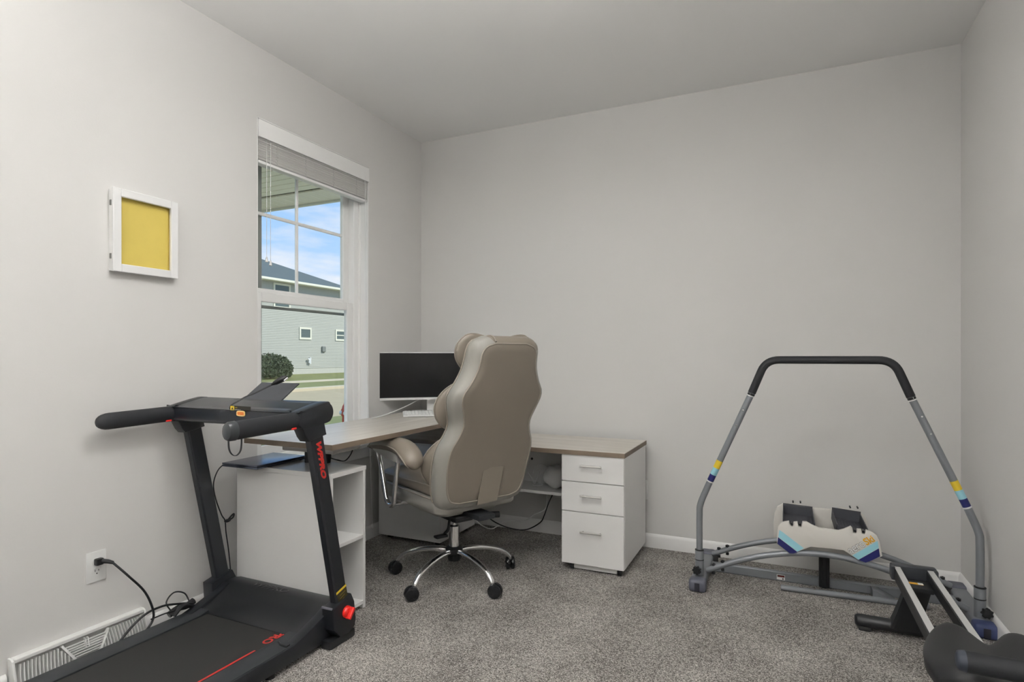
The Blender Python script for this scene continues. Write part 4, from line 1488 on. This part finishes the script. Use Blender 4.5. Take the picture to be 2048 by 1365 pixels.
for k in range(5):
    a = R(-168 + 72 * k) - CA
    d = Vector((math.cos(a), math.sin(a), 0))
    q = Vector((-d.y, d.x, 0))
    prof = [(0.036, 0.148, 0.017), (0.08, 0.151, 0.017), (0.15, 0.146, 0.0165), (0.21, 0.134, 0.016), (0.26, 0.117, 0.0155), (0.295, 0.096, 0.0145), (0.314, 0.075, 0.013), (0.318, 0.062, 0.011)]
    pts = smooth_path([d * r_ + Vector((0, 0, z_)) for r_, z_, w_ in prof], 4)
    ws = [0.0165 - 0.004 * (i / len(pts)) ** 2 for i in range(len(pts))]
    leg = cpart(MB().tube(pts, ws, 14, flat=0.85), 'base_leg', CHROME, oc_, 80)
    cpos = d * 0.322
    ca2 = a + (0.9, -0.6, 0.5, 1.3, -1.0)[k]
    e = Vector((math.cos(ca2), math.sin(ca2), 0))
    f2 = Vector((-e.y, e.x, 0))
    m = MB()
    cc_ = cpos + Vector((0, 0, 0.034)) + e * 0.012
    for sd in (-1, 1):
        m.cyl(cc_ + f2 * sd * 0.003, cc_ + f2 * sd * 0.023, 0.034, 22, bev=0.006)
        for j in range(5):
            aa = 2 * PI * j / 5
            v_ = e * math.cos(aa) * 0.02 + Vector((0, 0, math.sin(aa) * 0.02))
            m.cyl(cc_ + v_ + f2 * sd * 0.0225, cc_ + v_ + f2 * sd * 0.0245, 0.006, 8)
    m.ball(cpos + Vector((0, 0, 0.056)), (0.016, 0.016, 0.014), 12, 8)
    cpart(m, 'caster', BLKG, oc_, 40)

# ------------------------------------------------------------------ ski exerciser in the right corner
sk = thing('ski_exerciser', 'grey ski exercise machine with cream swing carriage against the back wall', 'exercise machine', (2.6, -0.35, 0.0))
XC = 2.598
YP = -0.50                       # posts
for s in (-1, 1):
    xf = XC + s * 0.575
    # floor tube along y, flat topped
    m = MB()
    m.box((xf - 0.036, -0.545, 0.016), (xf + 0.036, -0.150, 0.056), 0.012, 3)
    ft = m.build('side_foot', STEEL, sk, sharp=50)
    capm = STEELD if s < 0 else NAVYCAP
    m = MB()
    m.box((xf - 0.041, -0.600, 0.0), (xf + 0.041, -0.530, 0.059), 0.016, 3)
    m.build('front_cap', capm, ft, sharp=50)
    MB().box((xf - 0.012, -0.6015, 0.006), (xf + 0.012, -0.599, 0.046), 0.001).build('cap_slot', mat('slot_dark', (0.02, 0.02, 0.03), 0.6), ft)
    m = MB()
    m.box((xf - 0.039, -0.165, 0.0), (xf + 0.039, -0.085, 0.066), 0.016, 3)
    m.build('rear_cap', STEELD, ft, sharp=50)
    # sleeve, ring, knob
    m = MB()
    m.cyl((xf, YP, 0.045), (xf, YP, 0.183), 0.0215, 24, bev=0.002)
    m.build('post_sleeve', STEEL, sk)
    m = MB()
    m.lathe([(0.0212, 0.131), (0.0220, 0.132), (0.0220, 0.136), (0.0212, 0.137)], (xf, YP, 0.0), 24)
    m.build('sleeve_ring', BLK, sk)
    MB().lathe([(0.0210, 0.180), (0.0222, 0.181), (0.0222, 0.184), (0.018, 0.186)], (xf, YP, 0.0), 24).build('sleeve_lip', BLK, sk)
    kc = Vector((xf + s * 0.0 - (0.004 if s < 0 else -0.010), YP - 0.021, 0.088))
    m = MB()
    nrm = Vector((-0.25 if s < 0 else 0.28, -1, 0)).normalized()
    tx = nrm.cross(Vector((0, 0, 1)))
    ringa = []
    for j in range(36):
        a = 2 * PI * j / 36
        r_ = 0.0195 + 0.0028 * math.cos(7 * a)
        ringa.append(kc + nrm * 0.012 + tx * r_ * math.cos(a) + Vector((0, 0, r_ * math.sin(a))))
    m.loft([[v - nrm * 0.002 for v in ringa], [v + nrm * 0.014 for v in ringa]])
    m.cyl(kc - nrm * 0.006, kc + nrm * 0.014, 0.008, 12)
    m.build('clamp_knob', BLK, sk)
    # handle tube side: vertical, bend, inward lean
    pa = [(xf, YP, 0.17), (xf, YP, 0.36), (xf - s * 0.006, YP, 0.42), (xf - s * 0.040, YP, 0.51)]
    top = Vector((XC + s * 0.315, YP, 1.020))
    low = Vector(pa[-1])
    path = smooth_path(pa, 6) + [low.lerp(top, k / 6) for k in range(1, 7)]
    MB().tube(path, 0.0155, 18).build('handle_tube', STEEL, sk, sharp=60)
    dv = (top - low).normalized()
    # colour bands
    zband = (0.645, 0.607, 0.572, 0.540) if s < 0 else (0.630, 0.592, 0.556, 0.523)

    def at(zv):
        return low + dv * ((zv - low.z) / dv.z)
    for (a, b2, mm_) in ((zband[0], zband[1], YEL), (zband[1], zband[2], CYAN), (zband[2], zband[3], NAVY)):
        MB().cyl(at(a), at(b2), 0.0160, 18).build('colour_band', mm_, sk)
    MB().cyl(at(zband[3]), at(zband[3] - 0.006), 0.0170, 18).build('white_ring', WPL, sk)
    for zv in (0.985, 0.905, 0.83):
        c_ = at(zv)
        MB().cyl(c_ + Vector((0.002 * s, -0.0140, 0)), c_ + Vector((0.002 * s, -0.0168, 0)), 0.004, 10).build('adjust_hole', CHROME, sk)
# grip bar
tl = Vector((XC - 0.328, YP, 0.990))
gp = []
cor = Vector((XC - 0.2635, YP, 1.153))
dirv = (cor - tl).normalized()
left = [tl, cor - dirv * 0.06]
for k in range(1, 8):
    t = k / 8
    p0, p1, p2 = cor - dirv * 0.06, cor, cor + Vector((0.06, 0, 0))
    left.append(p0 * (1 - t) ** 2 + p1 * 2 * t * (1 - t) + p2 * t * t)
left.append(cor + Vector((0.06, 0, 0)))
right = [Vector((2 * XC - v.x, v.y, v.z)) for v in left][::-1]
MB().tube(left + right, 0.0185, 20).build('grip', FOAM, sk, sharp=60)
for v in (tl, right[-1]):
    dd = (left[1] - left[0]).normalized() if v is tl else (right[-2] - right[-1]).normalized()
    MB().cyl(v - dd * 0.012, v - dd * 0.002, 0.0172, 18).build('grip_ring', BLK, sk)
    MB().cyl(v - dd * 0.018, v - dd * 0.013, 0.0170, 18).build('white_ring', WPL, sk)
# arched rails
for yr, hgt_ in ((-0.445, 0.205), (-0.165, 0.190)):
    pts = []
    n = 28
    for k in range(n + 1):
        f = k / n * 2 - 1
        x_ = XC + f * 0.545
        z_ = 0.062 + (hgt_ - 0.045) * (1 - abs(f) ** 1.9)
        pts.append((x_, yr, z_))
    MB().tube(pts, 0.0145, 14).build('arched_rail', STEEL, sk, sharp=60)
    for s in (-1, 1):
        xb_ = XC + s * 0.49
        for dx_ in (-0.022, 0.022):
            zz = 0.062 + (hgt_ - 0.045) * (1 - abs((s * 0.49 + dx_) / 0.545) ** 1.9)
            m = MB()
            m.cyl((xb_ + dx_, yr, zz - 0.030), (xb_ + dx_, yr, zz + 0.026), 0.0035, 8)
            m.cyl((xb_ + dx_, yr, zz + 0.013), (xb_ + dx_, yr, zz + 0.023), 0.010, 12)
            m.cyl((xb_ + dx_, yr, zz - 0.030), (xb_ + dx_, yr, zz - 0.018), 0.009, 6)
            m.build('rail_bolt', BLK, sk)
rs = hy(1428.6, 1117, -0.165)
for xx in (rs.x, 2 * XC - rs.x):
    MB().cyl((xx, -0.165, rs.z - 0.020), (xx, -0.165, rs.z + 0.016), 0.021, 20, bev=0.004).build('rubber_stop', RUB, sk)
# base beam, loose rod, centre post
bm_ = MB().box((XC - 0.55, -0.265, 0.0), (XC + 0.55, -0.235, 0.046), 0.004).build('base_beam', STEEL, sk)
rod = MB().tube([(2.40, -0.392, 0.014), (3.02, -0.352, 0.014)], 0.0138, 14).build('stabiliser_rod', STEEL, sk)
MB().prism([(2.80, 0.004), (2.90, 0.004), (2.815, 0.046), (2.80, 0.046)], 1, -0.34, -0.265, 0.002).build('rod_bracket', STEEL, sk)
for xx in (2.485, 2.55):
    MB().cyl((xx, -0.387, 0.024), (xx, -0.389, 0.030), 0.004, 8).build('rod_pin', CHROME, sk)
m = MB()
m.box((2.574, -0.305, 0.012), (2.620, -0.262, 0.185), 0.004).box((2.588, -0.310, 0.012), (2.606, -0.303, 0.185), 0.002)
m.build('centre_post', BLK, sk)
by = -0.2655
p0, p1 = hy(1553.5, 1149, by), hy(1570, 1162, by)
lb = MB().poly([(p0.x, by, p0.z), (p1.x, by, p0.z - 0.001), (p1.x, by, p1.z), (p0.x, by, p1.z + 0.001)]).build('warning_label', WHITEINK, bm_, smooth=False)
wx, wz = p1.x - p0.x, p0.z - p1.z
MB().poly([(p0.x + wx * 0.08, by - 0.0005, p0.z - wz * 0.1), (p1.x - wx * 0.06, by - 0.0005, p0.z - wz * 0.1), (p1.x - wx * 0.06, by - 0.0005, p0.z - wz * 0.48), (p0.x + wx * 0.08, by - 0.0005, p0.z - wz * 0.48)]).build('label_header', BLKINK, lb, smooth=False)
text_mesh('label_text', 'WARNING', wz * 0.30, REDINK, frame3((p0.x + wx * 0.14, by - 0.001, p0.z - wz * 0.40), (1, 0, 0), (0, 0, 1)), lb, 0, 0, 0.75)
MB().cyl((p1.x - wx * 0.25, by - 0.0008, p1.z + wz * 0.25), (p1.x - wx * 0.25, by - 0.0004, p1.z + wz * 0.25), wz * 0.14, 10).build('label_symbol', BLKINK, lb)

# swing carriage: two shaped plates, a spine and two foot trays
YPF, YPR = -0.465, -0.130


def zp(zx, zy):
    return (1520 + zx / 7.314, 990 + zy / 7.314)


outl = [(248, 722), (250, 560), (262, 470), (300, 420), (360, 402), (424, 393), (438, 440), (455, 460), (478, 460), (492, 408), (548, 402), (562, 462), (600, 474), (622, 398), (680, 402), (760, 448), (850, 490), (1000, 512), (1150, 530), (1230, 510), (1330, 466), (1352, 492), (1368, 560), (1402, 565), (1420, 506), (1482, 512), (1496, 568), (1530, 574), (1552, 520), (1640, 550), (1710, 600), (1748, 675), (1790, 902), (1766, 914), (1640, 965), (1540, 1000), (1435, 955), (1220, 815), (1000, 790), (740, 765), (620, 810), (490, 864), (430, 862)]
pl2 = []
for a, b2 in outl:
    q = hy(*zp(a, b2), YPF)
    pl2.append((q.x, q.z))
ca_ = MB().prism(pl2, 1, YPF, YPF + 0.022, 0.003, 2).build('carriage_plate', CREAM, sk, sharp=25)
# rear plate: same height, smoother top edge
rl = [(205, 700), (198, 420), (215, 270), (255, 170), (330, 130), (540, 122), (600, 150), (740, 190), (1030, 212), (1130, 195), (1190, 178), (1420, 238), (1500, 275), (1545, 330), (1572, 430), (1590, 560), (1500, 590), (900, 540), (500, 590), (330, 640)]
MB().prism([(hy(*zp(a, b2), YPR).x, hy(*zp(a, b2), YPR).z) for a, b2 in rl], 1, YPR - 0.012, YPR + 0.01, 0.003, 2).build('carriage_plate', CREAM, sk, sharp=25)
zmin = min(p_[1] for p_ in pl2)
MB().box((XC - 0.16, YPF + 0.022, 0.205), (XC + 0.16, YPR - 0.012, 0.225), 0.004).build('carriage_spine', CREAM, sk)


def decal(pts, m_, name, parent, off):
    q = [hy(*zp(a, b2), YPF - off) for a, b2 in pts]
    return MB().poly(q).build(name, m_, parent, smooth=False)


decal([(283, 517), (330, 548), (640, 785), (548, 836), (267, 620)], CYAN, 'cyan_stripe', ca_, 0.0006)
decal([(265, 624), (546, 840), (490, 860), (432, 858), (252, 718)], NAVY, 'navy_stripe', ca_, 0.0006)
decal([(1722, 676), (1738, 783), (1437, 953), (1350, 890)], CYAN, 'cyan_stripe', ca_, 0.0006)
decal([(1738, 787), (1757, 905), (1640, 960), (1542, 996), (1440, 955)], NAVY, 'navy_stripe', ca_, 0.0006)
ta, tb_ = hy(*zp(1330, 868), YPF), hy(*zp(1690, 672), YPF)
rv = Vector((tb_.x - ta.x, 0, tb_.z - ta.z))
ln = rv.length
rv.normalize()
uv_ = Vector((-rv.z, 0, rv.x))
o1 = Vector((ta.x, YPF - 0.0008, ta.z))
text_mesh('lettering', 'aero', 0.052, GREYINK, frame3(o1, rv, uv_), ca_, 0.0001, 0.0020, 0.80)
text_mesh('lettering', 'aero', 0.052, WHITEINK, frame3(o1 + Vector((0, -0.0004, 0)), rv, uv_), ca_, 0.0001, 0.0002, 0.80)
text_mesh('lettering', 'Ski', 0.044, ORANGE, frame3(o1 + rv * (ln * 0.645) + Vector((0, -0.0004, 0)), rv, uv_), ca_, 0.0001, 0.0013, 0.86)


def tray(x0, x1, tilt, notches):
    """open dark foot tray spanning the two plates"""
    ya, yb = YPF + 0.024, YPR - 0.016
    zt = 0.367
    dp = 0.046
    t_ = 0.004
    m = MB()
    Mt = Matrix.Translation(((x0 + x1) / 2, 0, zt)) @ Matrix.Rotation(tilt, 4, 'Y') @ Matrix.Translation((-(x0 + x1) / 2, 0, -zt))
    m.box((x0, ya, zt - dp), (x1, yb, zt - dp + t_), 0, 1, Mt)
    m.box((x0, ya, zt - dp), (x0 + t_, yb, zt), 0, 1, Mt)
    m.box((x1 - t_, ya, zt - dp), (x1, yb, zt), 0, 1, Mt)
    m.box((x0, ya, zt - dp), (x1, ya + t_, zt - 0.008), 0, 1, Mt)
    m.box((x0, yb - t_, zt - dp), (x1, yb, zt + 0.012), 0, 1, Mt)
    tr = m.build('foot_tray', TRAY, sk, smooth=False)
    n = 9
    for k in range(n):
        xx = x0 + 0.012 + (x1 - x0 - 0.024) * k / (n - 1)
        MB().box((xx - 0.0018, ya + 0.01, zt - dp + t_), (xx + 0.0018, yb - 0.01, zt - dp + t_ + 0.002), 0, 1, Mt).build('tread_rib', TRAY, tr, smooth=False)
    for nx_, ny_ in notches:
        q_ = hy(*zp(nx_, ny_), YPF)
        MB().cyl((q_.x, YPF - 0.004, q_.z), (q_.x, YPF + 0.03, q_.z), 0.0058, 12).build('tray_pin', BLK, tr)
        MB().cyl((q_.x + 0.01, yb, q_.z + 0.035), (q_.x + 0.01, yb + 0.03, q_.z + 0.035), 0.004, 12).build('tray_pin', BLK, tr)
    return tr


pa, pb = hy(1566, 1044, YPF), hy(1631, 1050, YPF)
tray(pa.x, pb.x, R(2), ((466, 432), (586, 440)))
pa, pb = hy(1674, 1056, YPF), hy(1738, 1062, YPF)
tray(pa.x, pb.x, R(4), ((1390, 532), (1512, 542)))

# ------------------------------------------------------------------ black rowing machine at the right edge
rw = thing('rowing_machine', 'black rowing machine with twin silver rails at the lower right', 'exercise machine', (2.92, -1.1, 0.0))
RZ = 0.282
RX = (2.846, 2.962)
for xx in RX:
    m = MB()
    m.box((xx - 0.014, -1.86, RZ - 0.048), (xx + 0.014, -0.672, RZ - 0.001), 0.004)
    ra = m.build('rail', BLK, rw)
    MB().box((xx - 0.0105, -1.86, RZ - 0.0012), (xx + 0.0105, -0.676, RZ + 0.0008)).build('silver_strip', ALU, ra)
m = MB()
m.box((2.822, -0.690, RZ - 0.05), (2.986, -0.655, RZ + 0.010), 0.012, 3)
m.box((2.822, -0.715, RZ - 0.05), (2.836, -0.66, RZ + 0.006), 0.005, 2).box((2.972, -0.715, RZ - 0.05), (2.986, -0.66, RZ + 0.006), 0.005, 2)
m.build('rail_end_cap', mat('endcap_grey', (0.035, 0.038, 0.045), 0.45), rw)
cr_ = MB().box((2.860, -0.835, RZ - 0.050), (2.948, -0.735, RZ - 0.030), 0.006, 2).build('cross_block', BLK, rw)
pl_ = MB().box((2.858, -0.792, RZ - 0.030), (2.920, -0.772, RZ - 0.0292)).build('warning_label', ORANGE, cr_)
MB().box((2.902, -0.792, RZ - 0.0291), (2.920, -0.772, RZ - 0.0286)).build('label_field', WHITEINK, pl_)
m = MB()
rings = []
for z_, hx_, hy_ in ((0.035, 0.052, 0.038), (0.12, 0.046, 0.032), (RZ - 0.05, 0.042, 0.028)):
    yc_ = -0.700 - 0.075 * (z_ - 0.035) / 0.2
    rings.append([(2.868 + a * hx_ + (z_ - 0.035) * 0.18, yc_ + b2 * hy_, z_) for a, b2 in ((-1, -0.8), (-0.8, -1), (0.8, -1), (1, -0.8), (1, 0.8), (0.8, 1), (-0.8, 1), (-1, 0.8))])
m.loft(rings)
m.build('support_post', BLK, rw)
m = MB()
m.tube([(2.690, -0.700, 0.036), (2.70, -0.700, 0.036), (3.11, -0.700, 0.036), (3.12, -0.700, 0.036)], [0.020, 0.029, 0.029, 0.020], 16, flat=0.9)
tf = m.build('floor_bar', BLK, rw, sharp=50)
for xx in (2.725, 3.09):
    MB().box((xx - 0.024, -0.725, 0.0), (xx + 0.024, -0.675, 0.020), 0.006, 2).build('rubber_foot', RUB, tf)
# saddle seat with raised rear lobes
m = MB()
SCX, SY0, SY1 = 2.945, -1.765, -1.435
NU, NV = 26, 18


def seat_top(f, g):
    """f across (-1..1), g along (0 near .. 1 far)"""
    e = abs(f)
    halfw = 0.172 * (0.80 + 0.20 * math.sin(PI * min(1, g * 0.8 + 0.2)))
    x_ = SCX + f * halfw
    notch = 0.050 * math.exp(-((f - 0.02) / 0.30) ** 2)
    y_ = SY0 + (SY1 - notch - SY0) * g + 0.05 * e ** 4 * (1 - g) - 0.045 * e ** 5 * g
    z_ = 0.352 + 0.010 * math.cos(PI * (e - 0.55) * 1.6) + 0.010 * g - 0.012 * math.exp(-(f / 0.3) ** 2) - 0.020 * e ** 6 - 0.014 * max(0, (0.18 - g) / 0.18) ** 2 - 0.010 * max(0, (g - 0.9) / 0.1) ** 2
    return Vector((x_, y_, z_))


top_rows = [[seat_top(-1 + 2 * i / NU, j / NV) for j in range(NV + 1)] for i in range(NU + 1)]
bmv = [[m.bm.verts.new(p_) for p_ in r_] for r_ in top_rows]
for i in range(NU):
    for j in range(NV):
        m.bm.faces.new((bmv[i][j], bmv[i + 1][j], bmv[i + 1][j + 1], bmv[i][j + 1]))
rim = [bmv[i][0] for i in range(NU + 1)] + [bmv[NU][j] for j in range(1, NV + 1)] + [bmv[i][NV] for i in range(NU - 1, -1, -1)] + [bmv[0][j] for j in range(NV - 1, 0, -1)]
c0 = Vector((SCX, (SY0 + SY1) / 2, 0))
prev = rim
for dz_, sc in ((0.012, 1.02), (0.040, 1.0), (0.058, 0.90), (0.062, 0.6)):
    nr = []
    for v in rim:
        d = Vector((v.co.x - c0.x, v.co.y - c0.y, 0)) * sc
        nr.append(m.bm.verts.new(Vector((c0.x + d.x, c0.y + d.y, v.co.z - dz_ if dz_ < 0.05 else 0.352 - dz_))))
    for k in range(len(rim)):
        l_ = (k + 1) % len(rim)
        m.bm.faces.new((prev[k], nr[k], nr[l_], prev[l_]))
    prev = nr
m.bm.faces.new(prev)
m.build('seat', mat('seat_foam', (0.011, 0.0115, 0.013), 0.5, bump=0.08, bscale=400), rw, sharp=60)
MB().box((RX[0] - 0.03, -1.68, RZ + 0.0010), (RX[1] + 0.03, -1.52, 0.296), 0.004).build('seat_carriage', BLK, rw)
# foam roller bar in front of the seat
ra0, ra1 = hz(1918, 1321, 0.405), None
ra1 = Vector((3.16, ra0.y + 0.004, 0.400))
m = MB()
dvr = (ra1 - ra0).normalized()
m.tube([ra0 + dvr * 0.012, ra1], 0.026, 22)
fr = m.build('foam_roller', FOAM, rw, sharp=60)
m = MB()
m.tube([ra0 - dvr * 0.006, ra0 - dvr * 0.002, ra0 + dvr * 0.012], [0.014, 0.023, 0.0262], 22)
m.build('roller_cap', mat('roller_cap_blue', (0.028, 0.034, 0.048), 0.6), fr, sharp=60)
MB().tube([(3.085, ra0.y, 0.385), (3.085, ra0.y - 0.09, 0.33), (3.085, ra0.y - 0.14, 0.255), (2.99, -1.86, 0.245)], 0.020, 14).build('roller_arm', STEEL, rw)
MB().box((2.80, -1.90, 0.0), (3.02, -1.845, 0.25), 0.01, 2).build('rear_leg', BLK, rw)
